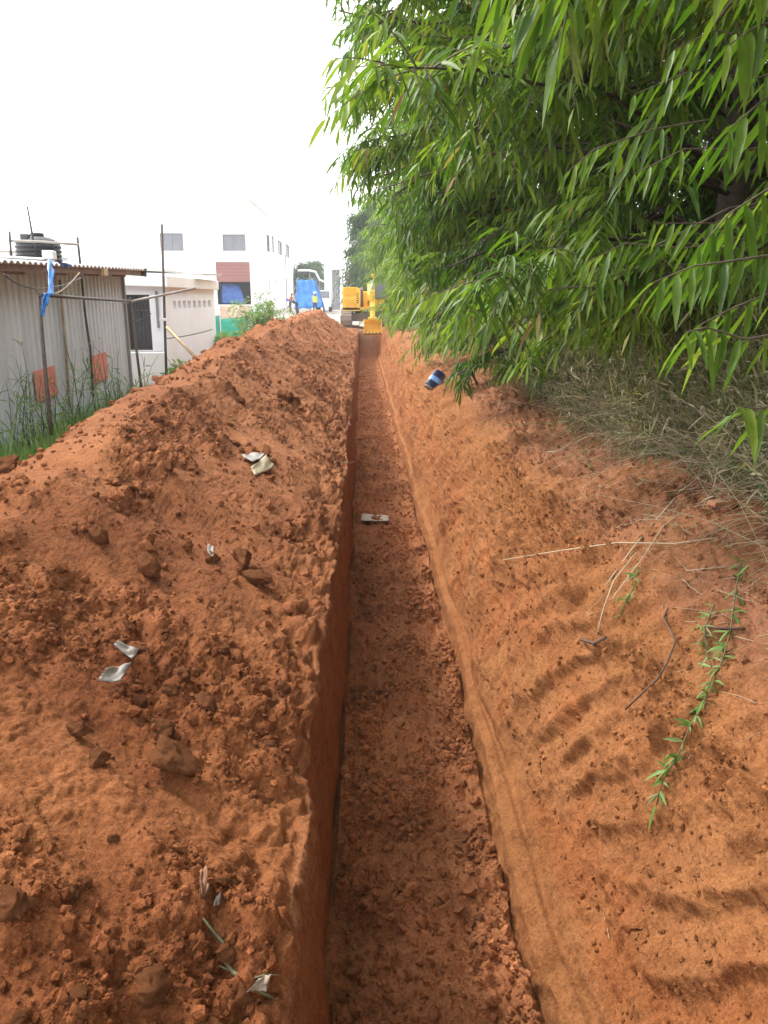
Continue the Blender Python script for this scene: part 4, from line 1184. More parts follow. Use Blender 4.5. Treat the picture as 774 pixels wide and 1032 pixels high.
ROW = 'long-leaved trees in the row along the bank'
ROWLAB = 'long drooping-leaved tree in the dense row on the right bank'
make_tree((3.0, 1.7), 5.6, 2.9, 70, 1100, 11, .16, 'tree at the right frame edge whose big nearest leaves hang over the weeds', ROW, zlow=1.2, lean=(-.2, .1))
make_tree((3.6, 4.2), 6.2, 2.9, 85, 4600, 12, .145, 'tree in the row just beyond the right frame edge, its drooping sprays above the weeds', ROW, zlow=1.1, wbias=.15)
make_tree((3.3, 7.3), 6.8, 3.8, 150, 5400, 13, .15, 'tree with a dark trunk reaching furthest over the trench against the white sky', ROW, wbias=.08, zlow=.6, lean=(-.4, 0))
make_tree((3.0, 12.2), 7.2, 3.7, 110, 2800, 14, .17, 'tree with a grey trunk foot seen above the dry weeds', ROW, zlow=.4, lean=(-.4, 0))
make_tree((2.9, 9.7), 7.0, 3.6, 120, 3200, 15, .165, 'tree between the dark trunk and the grey trunk foot, crown touching the white sky', ROW, zlow=.5, lean=(-.4, 0))
for i, (x, y, h, r) in enumerate([(3.0, 16.2, 7.0, 3.0), (3.2, 20, 6.6, 2.8), (3.1, 24.0, 6.4, 2.7), (3.15, 28.0, 6.2, 2.75), (3.2, 33.5, 6.4, 2.8), (3.6, 39.5, 6.5, 3.1)]):
    make_tree((x, y), h, r, 70, [1300, 1100, 900, 800, 700, 600][i], 20 + i, [.17, .18, .2, .21, .23, .25][i], ROWLAB, ROW, zlow=.3, wbias=.06 + .02 * i, prune=False, fine=i < 2, nleaf=12)
for i, (x, y) in enumerate([(6.6, 3.0), (6.8, 7.0), (6.4, 11.0), (6.6, 16.0), (6.8, 22.0)]):
    make_tree((x, y), 6.6 + .3 * (i % 2), 3.2, 55, 900, 40 + i, .22, 'dark leafy tree standing behind the front row on the right', 'trees behind the front row', zlow=.3, wbias=-.12, prune=i < 2, fine=False, nleaf=11)
make_tree((2.2, 36.5), 5.6, 2.0, 60, 800, 34, .22, 'small leafy tree beside the excavator arm, lower than the row', ROW, zlow=.15, wbias=.1, prune=False, fine=False, nleaf=11)
# unseen trees added to shade the near soil, beside and behind the photographer
make_tree((2.9, -2.0), 6.4, 4.0, 110, 2600, 61, .18, 'unseen tree behind the camera, added to shade the near soil', ROW, zlow=1.8, lean=(-1.0, .4), fine=False)
make_tree((2.8, .1), 6.6, 4.2, 110, 2600, 62, .17, 'unseen tree whose high crown is added to shade the near end of the trench', ROW, zlow=2.6, lean=(-.9, .3), fine=False)
# far trees beyond the excavator
for i, (px, top, Y, r, lab) in enumerate([(359, 186, 58, 1.5, 'dark feathery tall tree beyond the excavator'), (372, 205, 66, 2.2, 'broad hazy tree beyond the excavator, right of the tall feathery tree'), (384, 225, 52, 2.3, 'rounded green tree where the tree row meets the excavator')]):
    p = at(px, top, Y)
    make_tree((p.x + .8, Y), p.z - .3, r, 70, 1100, 70 + i, .30, lab, 'far trees', LEAF_FAR, zlow=1.0, prune=False, fine=False, nleaf=8)
for i, (px, top, Y, r, lab) in enumerate([(307, 266, 120, 2.2, 'small hazy tree above the blue shelter, left one'), (319, 264, 125, 1.9, 'hazy rounded tree beside the pale tower')]):
    p = at(px, top, Y)
    make_tree((p.x, Y), p.z - .3, r * 1.2, 50, 700, 80 + i, .42, lab, 'far trees', LEAF_FAR, zlow=2.0, prune=False, fine=False, nleaf=8)
for i, (px, Y, h) in enumerate([(362, 75, 6.5), (368, 85, 7.5), (380, 80, 8), (390, 72, 7), (405, 60, 7)]):
    p = at(px, 300, Y)
    make_tree((p.x + 1.5, Y), h, 3.0, 50, 700, 90 + i, .4, 'green tree in the distant clump behind the excavator', 'distant clump of trees', LEAF_FAR, zlow=.4, prune=False, fine=False, nleaf=8)

# nearest branches, hung from the tree at the right edge
rngb = np.random.default_rng(99)
def near_branch(pts, leaf, nleaf, seed, parent, droopd=.55):
    """a twig through pixel/depth points with large leaves alternating along it"""
    rng = np.random.default_rng(seed)
    P = np.array([tuple(at(*p)) for p in pts]); k = len(P)
    t = np.linspace(.0, 1, nleaf)
    O = np.stack([np.interp(t * (k - 1), np.arange(k), P[:, q]) for q in range(3)], -1)
    T = nrm(np.gradient(O, axis=0)); side = nrm(np.cross(T, np.array([0, 0, 1.0])))
    sg = np.where(np.arange(nleaf) % 2 == 0, 1.0, -1.0)[:, None]
    D = T * .5 + side * sg * .55 + np.array([0, 0, -1.0]) * (droopd + rng.uniform(-.1, .35, (nleaf, 1))) + rng.normal(0, .10, (nleaf, 3))
    sc = leaf * (.8 + .3 * np.sin(np.pi * t)) * rng.uniform(.85, 1.15, nleaf)
    var = np.clip(rng.uniform(.15, .62, nleaf) + .18 * (rng.random(nleaf) > .75), 0, .9)
    U = np.array([0, 0, 1.0]) + side * sg * .5 + rng.normal(0, .25, (nleaf, 3))
    tw = (P[None], np.linspace(.005, .0018, k)[None])
    return leaves_mesh(O, D, U, sc, sc * rng.uniform(.14, .185, nleaf), var, rng.uniform(.12, .45, nleaf), .11), tw
near_tree = [o for o in bpy.data.objects if o.get('label', '').startswith('tree at the right frame edge')][0]
mid_tree = [o for o in bpy.data.objects if o.get('label', '').startswith('tree with a dark trunk reaching')][0]
specs = [([(820, 60, 3.6), (760, 80, 3.5), (700, 70, 3.4), (640, 95, 3.4)], .14, 20, 21), ([(820, 130, 3.5), (760, 150, 3.4), (690, 150, 3.3), (640, 175, 3.3)], .14, 20, 22), ([(830, 200, 3.7), (770, 205, 3.6), (720, 225, 3.5), (660, 225, 3.5)], .14, 20, 23), ([(720, 120, 3.9), (660, 130, 3.8), (600, 150, 3.8), (570, 175, 3.8)], .14, 18, 24), ([(830, 20, 3.4), (770, 40, 3.3), (720, 30, 3.3), (680, 50, 3.3)], .14, 18, 25), ([(760, 240, 4.0), (690, 250, 3.9), (630, 245, 3.9), (590, 265, 3.9)], .14, 20, 26),
         ([(810, 252, 2.6), (745, 262, 2.55), (700, 268, 2.5), (660, 284, 2.45)], .145, 17, 1), ([(810, 332, 2.4), (752, 342, 2.35), (712, 330, 2.3), (690, 335, 2.25)], .14, 14, 2),
         ([(810, 405, 2.35), (762, 412, 2.3), (744, 408, 2.25)], .15, 8, 3), ([(790, 290, 2.6), (740, 310, 2.55), (700, 330, 2.5)], .17, 10, 4),
         ([(700, -80, 2.3), (640, -65, 2.25), (560, -60, 2.2), (490, -50, 2.2)], .14, 18, 5), ([(820, -40, 2.6), (760, -25, 2.55), (700, -35, 2.5), (640, -20, 2.5)], .15, 22, 6),
         ([(820, 20, 2.6), (765, 25, 2.55), (735, 45, 2.5)], .17, 12, 7), ([(820, 90, 2.6), (770, 100, 2.5), (735, 130, 2.45)], .18, 10, 8),
         ([(560, -60, 2.6), (520, -35, 2.5), (470, -25, 2.5)], .15, 10, 9), ([(650, -50, 2.6), (600, -20, 2.5), (560, -10, 2.4), (530, 10, 2.4)], .17, 14, 10),
         ([(820, 180, 2.9), (775, 190, 2.8), (735, 215, 2.7), (705, 250, 2.7)], .18, 14, 14),
         ([(560, 300, 8.2), (500, 310, 8.0), (450, 322, 7.8), (418, 332, 7.7)], .2, 18, 11), ([(540, 318, 8.4), (480, 335, 8.2), (440, 350, 8.1)], .2, 14, 12), ([(520, 285, 8.8), (450, 292, 8.5), (402, 300, 8.3)], .2, 18, 13)]
for sp in specs:
    host = mid_tree if sp[3] in (11, 12, 13) else near_tree
    off = np.array(host.location)
    (V, T, Q, vv), (P, rd) = near_branch(*sp, host)
    if sp[3] in (11, 12, 13): vv = np.clip(vv + .3, 0, .9)
    TV, TQ = tubes_mesh(P, rd, 5)
    br = np_mesh('low_branch', TV - off, [TQ], TWIG, None, True, host)
    np_mesh('leaves', V - off, [T, Q], LEAF, {'var': vv}, True, br)

# ------------------------------------------------------------------ grass and weeds
def blades(n, rng, xy, h, w, lean, mat, name, var, kink=.3):
    B = np.array([(x, y, ground_xy(x, y) - .01) for x, y in xy])
    az = rng.uniform(0, 2 * np.pi, n); D = np.stack([np.cos(az) * lean, np.sin(az) * lean, np.ones(n)], -1)
    N_ = np.stack([-np.sin(az), np.cos(az), 0 * az], -1) + rng.normal(0, .2, (n, 3))
    return leaves_mesh(B, D, np.cross(nrm(D), N_), h, w, var, kink * rng.uniform(.4, 1.6, n))
def stems(rng, B, D, L, droop, rad):
    tt = np.linspace(0, 1, 6)
    return B[:, None] + nrm(D)[:, None] * (L[:, None] * tt)[..., None] + np.array([0, 0, -1.0]) * (droop[:, None] * L[:, None] * tt ** 2)[..., None] + np.cumsum(rng.normal(0, .012, (len(B), 6, 3)), axis=1) * L[:, None, None]
def stuff_tubes(name, P, r, mat, var, n=3):
    V, Q = tubes_mesh(P, r, n); vv = np.repeat(var, P.shape[1] * n)
    o = np_mesh(name, V, [Q], mat, {'var': vv}, True); o['kind'] = 'stuff'; return o

# dry weeds under the trees
rng = np.random.default_rng(5)
xs = []; 
while len(xs) < 9500:
    y = rng.uniform(.6, 1) * 0 + rng.gamma(2.2, 2.0) + 1.3; x = rng.normal(2.85, .42) + .05 * math.sin(y * 2.2) - .12 * (y > 6)
    x += .1 if y < 3 else 0
    lo = 2.28 + .25 * math.sin(y * 1.7) * .5
    if x < lo - rng.exponential(.06) or x > 4.2 or y > 16: continue
    xs.append((x, y))
xs = np.array(xs); n = len(xs)
B = np.array([(x, y, ground_xy(x, y) - .01) for x, y in xs])
B[:, 2] += rng.exponential(.05, n)
az = rng.uniform(0, 2 * np.pi, n); lean = np.abs(rng.normal(.65, .55, n))
D = np.stack([np.cos(az) * lean - .25, np.sin(az) * lean, np.ones(n)], -1)
L = np.clip(rng.gamma(3.2, .22, n), .12, 1.5)
P = stems(rng, B, D, L, rng.uniform(.15, .8, n), None)
stuff_tubes('dry_weeds', P, np.linspace(.0028, .0012, 6)[None] * (1 + .0 * L[:, None]), STRAW_M, np.clip(rng.normal(.52, .2, n) + .32 * (rng.random(n) > .8), 0, 1))
# little leaves scattered on the weeds
k = rng.integers(0, n, 5200); jj = rng.integers(2, 6, 5200); O = P[k, jj]
V, T, Q, vv = leaves_mesh(O, rng.normal(0, 1, (5200, 3)) + np.array([0, 0, .1]), rng.normal(0, 1, (5200, 3)) + np.array([0, 0, 1.0]), rng.uniform(.03, .10, 5200), rng.uniform(.004, .014, 5200), np.clip(rng.normal(.6, .25, 5200), 0, 1), rng.uniform(0, .4, 5200))
o = np_mesh('weed_leaves', V, [T, Q], STRAW_M, {'var': vv}, True); o['kind'] = 'stuff'
# straw litter fallen on the lip of the bank
n = 520
yy = rng.gamma(2.4, 1.5, n) + 1.2; xx = 1.95 + rng.normal(0, .28, n)
B = np.array([(x, y, ground_xy(x, y) + .008) for x, y in zip(xx, yy)]); az = rng.uniform(0, 2 * np.pi, n)
D = np.stack([np.cos(az), np.sin(az), .35 * np.cos(az) + rng.normal(.02, .08, n)], -1); L = rng.uniform(.06, .35, n)
stuff_tubes('straw_litter', stems(rng, B, D, L, rng.uniform(-.05, .15, n), None), np.linspace(.002, .001, 6)[None] * np.ones((n, 1)), STRAW_M, np.clip(rng.normal(.6, .18, n), 0, .85))
# pale dry stalks sweeping down the bank
def sweep(name, pts, rad, mat, label, cat, lift=.02):
    Pp = []
    for px, py in pts:
        p, nn = on_ground(px, py); Pp.append(p + nn * lift)
    o = MB().tube(Pp, rad, 5).build(name, mat); tag(o, label, cat); return o
STALK = plain('pale_stalk', (.46, .38, .26), .7); ROOTM = plain('dark_root', (.10, .06, .04), .85, 0, .3, 20)
# rank grass in front of the shed
rng = np.random.default_rng(8)
def band(n, x0, x1, y0, y1): return np.stack([rng.uniform(x0, x1, n), rng.uniform(y0, y1, n)], -1)
xy = np.concatenate([band(2600, -4.65, -3.3, 6.0, 9.6), band(1500, -4.6, -3.6, 9.5, 16.0), band(500, -4.9, -3.5, 16, 22), band(600, -5.6, -4.0, 26, 33)]); n = len(xy)
V, T, Q, vv = blades(n, rng, xy, rng.gamma(6, .06, n) + .06, rng.uniform(.008, .018, n), np.abs(rng.normal(.25, .2, n)), GRASS_M, '', np.clip(rng.normal(.45, .22, n), 0, 1))
o = np_mesh('grass', V, [T, Q], GRASS_M, {'var': vv}, True); o['kind'] = 'stuff'
xy = np.concatenate([band(45, -4.55, -3.9, 8.9, 12.0), band(35, -4.4, -3.7, 10.5, 14.5), band(8, -4.6, -4.1, 7.2, 9)]); n = len(xy)
B = np.array([(x, y, ground_xy(x, y)) for x, y in xy]); az = rng.uniform(0, 6.28, n); le = np.abs(rng.normal(.25, .15, n)); D = np.stack([np.cos(az) * le, np.sin(az) * le, np.ones(n)], -1)
P = stems(rng, B, D, rng.uniform(.6, 1.5, n), rng.uniform(0, .25, n), None)
stuff_tubes('tall_grass_stems', P, np.linspace(.007, .003, 6)[None] * np.ones((n, 1)), plain('dark_stem', (.05, .065, .04), .8), np.zeros(n))
kk = rng.integers(0, n, 420); O = P[kk, rng.integers(1, 6, 420)]
V, T, Q, vv = leaves_mesh(O, rng.normal(0, .6, (420, 3)) + np.array([0, 0, .7]), rng.normal(0, 1, (420, 3)), rng.uniform(.15, .45, 420), rng.uniform(.01, .02, 420), np.clip(rng.normal(.35, .2, 420), 0, 1), rng.uniform(.2, .7, 420))
o = np_mesh('tall_grass_leaves', V, [T, Q], GRASS_M, {'var': vv}, True); o['kind'] = 'stuff'
# bushes behind the heap
def bush(px, Y, H, Rr, nst, seed, label, group=None, x=None, mat=None, name='bush', lw=(.025, .05), ll=(.12, .3), per=40, srad=.012):
    rng = np.random.default_rng(seed); p = at(px, 330, Y) if x is None else Vector((x, Y, 0)); z = ground_xy(p.x, Y)
    root = empty(name, (p.x, Y, z)); tag(root, label, 'bush', group)
    az = rng.uniform(0, 6.28, nst); le = np.abs(rng.normal(.35, .25, nst)); D = np.stack([np.cos(az) * le, np.sin(az) * le, np.ones(nst)], -1)
    P = stems(rng, rng.normal(0, Rr * .25, (nst, 3)) * np.array([1, 1, 0]), D, H * rng.uniform(.6, 1.1, nst), rng.uniform(0, .2, nst), None)
    V, Q = tubes_mesh(P, np.linspace(srad, srad / 3, 6)[None] * np.ones((nst, 1)), 4); np_mesh('stems', V, [Q], TWIG if mat is None else mat, None, True, root)
    m = nst * per; O = P[rng.integers(0, nst, m), rng.integers(1, 6, m)] + rng.normal(0, .06, (m, 3))
    V, T, Q, vv = leaves_mesh(O, rng.normal(0, .7, (m, 3)) + np.array([0, 0, .4]), rng.normal(0, 1, (m, 3)), rng.uniform(*ll, m), rng.uniform(*lw, m), np.clip(rng.normal(.6, .25, m), 0, 1), rng.uniform(.1, .5, m))
    np_mesh('leaves', V, [T, Q], mat or GRASS_M, {'var': vv}, True, root)
bush(263, 31, 1.9, 1.3, 60, 3, 'feathery green bush behind the heap beside the green fence')
bush(232, 25, .9, 1.2, 40, 4, 'low yellow green bush at the foot of the hut end')
bush(186, 17.5, .6, .7, 22, 5, 'small green bush at the foot of the timber prop')
WEED_M = leaf_material('grey_green_weed', [(0, (.13, .18, .06)), (.4, (.26, .29, .13)), (.7, (.44, .40, .25)), (1, (.58, .51, .36))], .3, .6)
for i, (x, y, h) in enumerate([(2.55, 2.5, .55), (2.9, 3.1, .75), (2.5, 3.7, .6), (3.05, 4.2, .9), (2.55, 4.8, .7), (2.95, 5.5, .95), (2.5, 6.2, .75), (3.0, 6.9, 1.0), (2.45, 7.8, .75), (2.9, 8.8, 1.0), (2.4, 10.0, .9), (2.8, 11.2, 1.0)]):
    bush(0, y, h * 1.7, .9, 120, 300 + i, 'tangled grey green weed bush under the tree row', 'weed bushes under the trees', x, WEED_M, 'weed_bush', (.005, .014), (.05, .16), 26, .004)
# ------------------------------------------------------------------ loose soil: clods and crumbs
CLODM = soil_material('clod_soil', False, (.285, .108, .042)); CLODD = soil_material('clod_floor_soil', False, (.40, .18, .09)); CLODB = soil_material('clod_bank_soil', False, (.36, .155, .065))
def clod_mesh(seed, sub=3, rough=.35, mat=None):
    rng = np.random.default_rng(seed)
    bm = bmesh.new(); bmesh.ops.create_icosphere(bm, subdivisions=sub, radius=1.0)
    q = rng.normal(0, 1, (7, 3)); q = q / np.linalg.norm(q, axis=1)[:, None]; dcut = rng.uniform(.38, .75, 7)
    P = np.array([v.co for v in bm.verts])
    for a, b in zip(q, dcut):                          # broken faces
        e = P @ a
        P = P - a * (np.clip(e - b, 0, None) * .92)[:, None]
    x, y, z = P.T
    s = 1 + rough * (.45 * fbm(x * 1.3 + seed, y * 1.3 + z, 2, seed) + .30 * fbm(z * 2.6 + seed, x * 2.6 - y, 3, seed + 5) + .16 * fbm(x * 6 - z * 2, y * 6 + z * 3, 3, seed + 9))
    P = P * s[:, None]
    for v, p in zip(bm.verts, P): v.co = Vector(p)
    me = bpy.data.meshes.new('dirt_clod'); bm.to_mesh(me); bm.free()
    me.polygons.foreach_set('use_smooth', [True] * len(me.polygons)); me.materials.append(mat or CLODM); return me
PROTO = {m: [clod_mesh(100 + i, 4, .55, mat) for i in range(6)] for m, mat in (('h', CLODM), ('f', CLODD), ('b', CLODB))}
def clod(px, py, size, kind, label, group=None, flat=.75, sink=.15, seed=0, tol=6):
    size *= 1.1
    p, nn = on_ground(px, py, tol); rng = random.Random(seed * 31 + int(px) * 7 + int(py))
    o = link_mesh('dirt_clod', rng.choice(PROTO[kind]), None)
    q = Vector((0, 0, 1)).rotation_difference(nn); o.rotation_mode = 'QUATERNION'
    from mathutils import Quaternion
    o.rotation_quaternion = q @ Quaternion((0, 0, 1), rng.uniform(0, 6.28))
    o.scale = (size * rng.uniform(.85, 1.25), size * rng.uniform(.8, 1.1), size * flat); o.location = p + nn * size * flat * (.6 - sink)
    tag(o, label, 'dirt clod', group); return o
G1, G2, G3 = 'clods strewn over the spoil heap', 'clods on the trench floor', 'clods on the right bank'
for px, py, s, lab in [(172, 768, .075, 'large broken clod with a dark underside on the lower spoil heap'), (97, 768, .042, 'rounded clod left of the large broken clod'),
        (243, 562, .075, 'big clod resting mid slope on the spoil heap above the trench lip'), (262, 582, .07, 'angular clod just below the big mid slope clod'), (212, 560, .05, 'clod with a white scrap beside it on mid slope'),
        (6, 470, .10, 'rounded clod on the heap crest at the frame edge below the grass'), (172, 471, .05, 'lone clod on the smooth upper heap'), (148, 573, .075, 'flat topped clod in the middle of the heap'),
        (16, 915, .05, 'dark hollowed clod at the lower left frame edge'), (72, 900, .028, 'small oval clod above the lower left rubble'), (228, 960, .03, 'small round clod beside the grey green stalk'), (78, 740, .04, 'clod above the rounded clod in the left rubble patch'),
        (480, 924, .026, 'pale red stone-like clod on the trench floor near the right wall'), (288, 395, .10, 'clod high on the far heap shoulder'), (98, 690 - 150, .06, 'brownish clod left of the flat topped clod')]:
    clod(px, py, s, 'f' if px > 330 else 'h', lab)
rng = np.random.default_rng(17)
# more clods where the heap is rough, then crumbs as loose soil
flatP = GP.reshape(-1, 3); flatN = GN.reshape(-1, 3); S_ = np.broadcast_to(GS[None, :], (NR, NC)).ravel()
gx, gy, gd = _gx.ravel(), _gy.ravel(), _gd.ravel()
area = (np.abs(np.gradient(GY, axis=0)) * np.sqrt(np.gradient(GX, axis=1) ** 2 + np.gradient(GZ, axis=1) ** 2)).ravel()
inview = (gd > .5) & (gx > -30) & (gx < 804) & (gy > 280) & (gy < 1075) & (GY.ravel() < 36)
rgh = np.clip(GROUGH.ravel(), 0, 1.3)
def pick(mask, n, pw):
    w_ = np.where(mask & inview, area * pw, 0); return rng.choice(len(w_), n, p=w_ / w_.sum())
heapm = (S_ > 2.6) & (S_ < 5.9); floorm = (S_ > 7.05) & (S_ < 7.97); bankm = (S_ > 10.2) & (S_ < 14.6)
def scatter(mask, n, kind, lab, grp, lo, hi, pw, dmin):
    for i in pick(mask & (gd > dmin), n, pw):
        size = lo + (hi - lo) * rng.random() ** 2.5
        o = link_mesh('dirt_clod', PROTO[kind][int(rng.integers(0, 6))], None)
        nn = Vector(flatN[i]); o.rotation_mode = 'QUATERNION'
        o.rotation_quaternion = Vector((0, 0, 1)).rotation_difference(nn) @ Vector((1, 0, 0)).rotation_difference(Vector((math.cos(rng.uniform(0, 6.28)), math.sin(rng.uniform(0, 6.28)), 0)))
        fl = rng.uniform(.5, .85); o.scale = (size * rng.uniform(.8, 1.3), size * rng.uniform(.8, 1.1), size * fl)
        o.location = Vector(flatP[i]) + nn * size * fl * rng.uniform(.1, .5)
        tag(o, lab, 'dirt clod', grp)
near_w = 1 / (gd.clip(1, 40) ** 1.3)
scatter(heapm, 170, 'h', 'small reddish clod strewn on the spoil heap left of the trench', G1, .018, .06, (rgh + .06) * near_w, 1.0)
scatter(floorm, 90, 'f', 'small dull brown clod on the trench floor', G2, .014, .042, (rgh + .1) * near_w, 2.0)
scatter(bankm & (S_ > 11.8), 70, 'b', 'small orange clod on the right bank', G3, .012, .04, (rgh + .04) * near_w, 2.0)
def crumbs(mask, n, mat, name, smin, smax, pw, power):
    bm = bmesh.new(); bmesh.ops.create_icosphere(bm, subdivisions=1, radius=1.0); bv = np.array([v.co for v in bm.verts]); bf = np.array([[v.index for v in f.verts] for f in bm.faces]); bm.free()
    i = pick(mask, n, pw)
    # jitter inside the cell
    P = flatP[i] + rng.normal(0, 1, (n, 3)) * .25 * np.sqrt(area[i])[:, None] * (1 - .9 * np.abs(flatN[i]))
    u = rng.random(n); s = smin * (1 - u * (1 - (smin / smax) ** power)) ** (-1 / power)
    A = nrm(rng.normal(0, 1, (n, 3))); Bv = nrm(np.cross(A, rng.normal(0, 1, (n, 3)))); Cv = np.cross(A, Bv)
    M_ = np.stack([A, Bv, Cv], 1) * (s[:, None] * rng.uniform(.6, 1.2, (n, 3)))[:, :, None]
    jit = 1 + rng.normal(0, .24, (n, len(bv), 1))
    V = np.einsum('vk,nkj->nvj', bv, M_) * jit + (P + flatN[i] * (s * .35)[:, None])[:, None]
    F = (bf[None] + (np.arange(n) * len(bv))[:, None, None]).reshape(-1, 3)
    tint = np.repeat(np.concatenate([GC.reshape(-1, 4)[i][:, :3] * rng.normal(1.0, .13, (n, 1)), np.ones((n, 1))], 1), len(bv), 0)
    o = np_mesh(name, V.reshape(-1, 3), [F], mat, {'tint': tint}, False); o['kind'] = 'stuff'
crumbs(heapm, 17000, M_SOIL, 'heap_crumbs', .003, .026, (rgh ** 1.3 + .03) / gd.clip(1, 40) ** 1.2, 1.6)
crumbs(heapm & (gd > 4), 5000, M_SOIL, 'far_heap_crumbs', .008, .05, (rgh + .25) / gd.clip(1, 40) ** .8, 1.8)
crumbs(floorm, 26000, M_SOIL, 'floor_crumbs', .005, .034, (rgh ** 1.2 + .22) / gd.clip(1, 40) ** 1.1, 1.7)
crumbs(bankm & (S_ > 10.3), 20000, M_SOIL, 'bank_crumbs', .003, .02, (rgh ** 1.3 + .10) / gd.clip(1, 40) ** 1.2, 1.8)

# ------------------------------------------------------------------ litter, roots and creepers
def scrap(name, corners, mat, label, cat, fold=.012, lift=.02, seed=1, nu=8, nv=8):
    P = []
    for px, py, l_ in corners:
        p, nn = on_ground(px, py); P.append(p + nn * (lift + l_))
    o = cloth(name, P[0], P[1], P[2], P[3], nu, nv, mat, fold, seed, .004, nf=1); tag(o, label, cat); return o
M_CARD = plain('beige_card', (.42, .35, .23), .7, 0, .08, 20, dirt=(.42, .28, .16)); M_PAPER = plain('dirty_paper', (.26, .21, .16), .75, 0, .1, 25, dirt=(.45, .30, .20))
M_PLAST = plain('grey_plastic', (.17, .15, .13), .5, 0, .2, 30, dirt=(.28, .16, .09)); M_WP = plain('white_plastic', (.20, .17, .145), .6, 0, .2, 40, dirt=(.16, .09, .05))
scrap('card_piece', [(258, 477, 0), (275, 470, .02), (270, 461, .03), (254, 468, .0)], M_CARD, 'beige folded card on the heap, lower half with a small mark', 'card')
scrap('card_piece', [(254, 467, .03), (266, 459, .03), (258, 453, .0), (244, 455, 0)], M_PLAST, 'grey beige crumpled card above the folded card on the heap', 'card')
scrap('paper_piece', [(366, 521, .0), (389, 524, .01), (391, 516, .01), (367, 514, .0)], plain('pale_paper', (.52, .46, .38), .75, 0, .08, 25), 'pale paper lying flat on the trench floor', 'paper', .008)
scrap('plastic_scrap', [(98, 690, .0), (118, 696, .03), (127, 682, .05), (106, 681, .03)], M_PLAST, 'grey torn plastic sheet half buried in the heap', 'plastic scrap', .01)
scrap('plastic_scrap', [(111, 659, .02), (132, 668, .015), (135, 662, .02), (113, 654, .03)], M_WP, 'white crumpled plastic strip above the grey torn sheet', 'plastic scrap', .012)
scrap('plastic_scrap', [(207, 556, .02), (213, 562, .02), (215, 554, .03), (209, 551, .03)], M_WP, 'small white plastic scrap beside a mid slope clod', 'plastic scrap', .006)
scrap('paper_piece', [(246, 1004, .0), (262, 1008, .02), (265, 994, .03), (256, 995, .01)], M_PAPER, 'white torn paper at the lower end of the grey green stalk', 'paper', .01)
scrap('paper_piece', [(209, 923, .02), (213, 924, .02), (215, 916, .03), (211, 918, .02)], M_WP, 'tiny white paper scrap at the upper end of the stalk', 'paper', .004)
scrap('bark_piece', [(198, 914, .015), (203, 914, .03), (203, 886, .03), (197, 888, .015)], plain('brown_bark_strip', (.22, .10, .05), .8, 0, .2, 30), 'upright brown strip of bark stuck in the heap', 'bark')
# grey green stalk on the heap
pp = []
for px, py in ((206, 925), (214, 938), (224, 950), (226, 955), (224, 964), (233, 978), (246, 990), (262, 1000), (275, 1006)):
    p, nn = on_ground(px, py); pp.append(p + nn * .003)
M_STK = plain('grey_green_stalk', (.13, .115, .055), .7, 0, .3, 40)
st = MB().tube(pp, [.003, .005, .006, .004, .006, .0065, .006, .005, .003], 7)
for i, dx in ((3, .05), (5, -.04), (6, .05)):
    a = Vector(pp[i]); st.tube([a, a + Vector((dx, .01, .012)), a + Vector((dx * 1.7, .012, .006))], [.004, .0025, .0015], 5)
tag(st.build('withered_stalk', M_STK), 'withered grey green plant stalk lying down the lower heap', 'stalk')
# blue container under the hanging branch
p, nn = on_ground(437, 383); 
sh = empty('blue_can', p + nn * .07); sh.rotation_mode = 'QUATERNION'; sh.scale = (1.15, .62, 1.2)
ax = (at(443, 370, p.y + .1) - at(431, 386, p.y - .1)).normalized(); sh.rotation_quaternion = Vector((0, 0, 1)).rotation_difference(ax)
tag(sh, 'squashed blue and black plastic can lying on the bank under the hanging branch', 'can')
MB().lathe((0, 0, -.15), [(0, 0), (.085, 0), (.10, .02), (.10, .15), (.105, .17), (.10, .19), (.10, .28), (.085, .30), (0, .305)], 22).build('body', plain('navy_plastic', (.018, .028, .07), .3), sh)
MB().lathe((0, 0, -.15), [(.0, -.022), (.088, -.02), (.09, .0), (.0, .002)], 20).build('base', M_WP, sh)
MB().prism([(-.07, -.12), (.07, -.12), (.07, .12), (-.07, .12)], (0, 0, 0), (1, 0, 0), (0, 0, 1), (0, 1, 0), .004)
lb = MB(); lb.lathe((0, 0, -.05), [(.1035, 0), (.1045, .01), (.1045, .07), (.1035, .08)], 22); lb.build('label_band', plain('pale_blue_label', (.20, .36, .70), .35), sh)
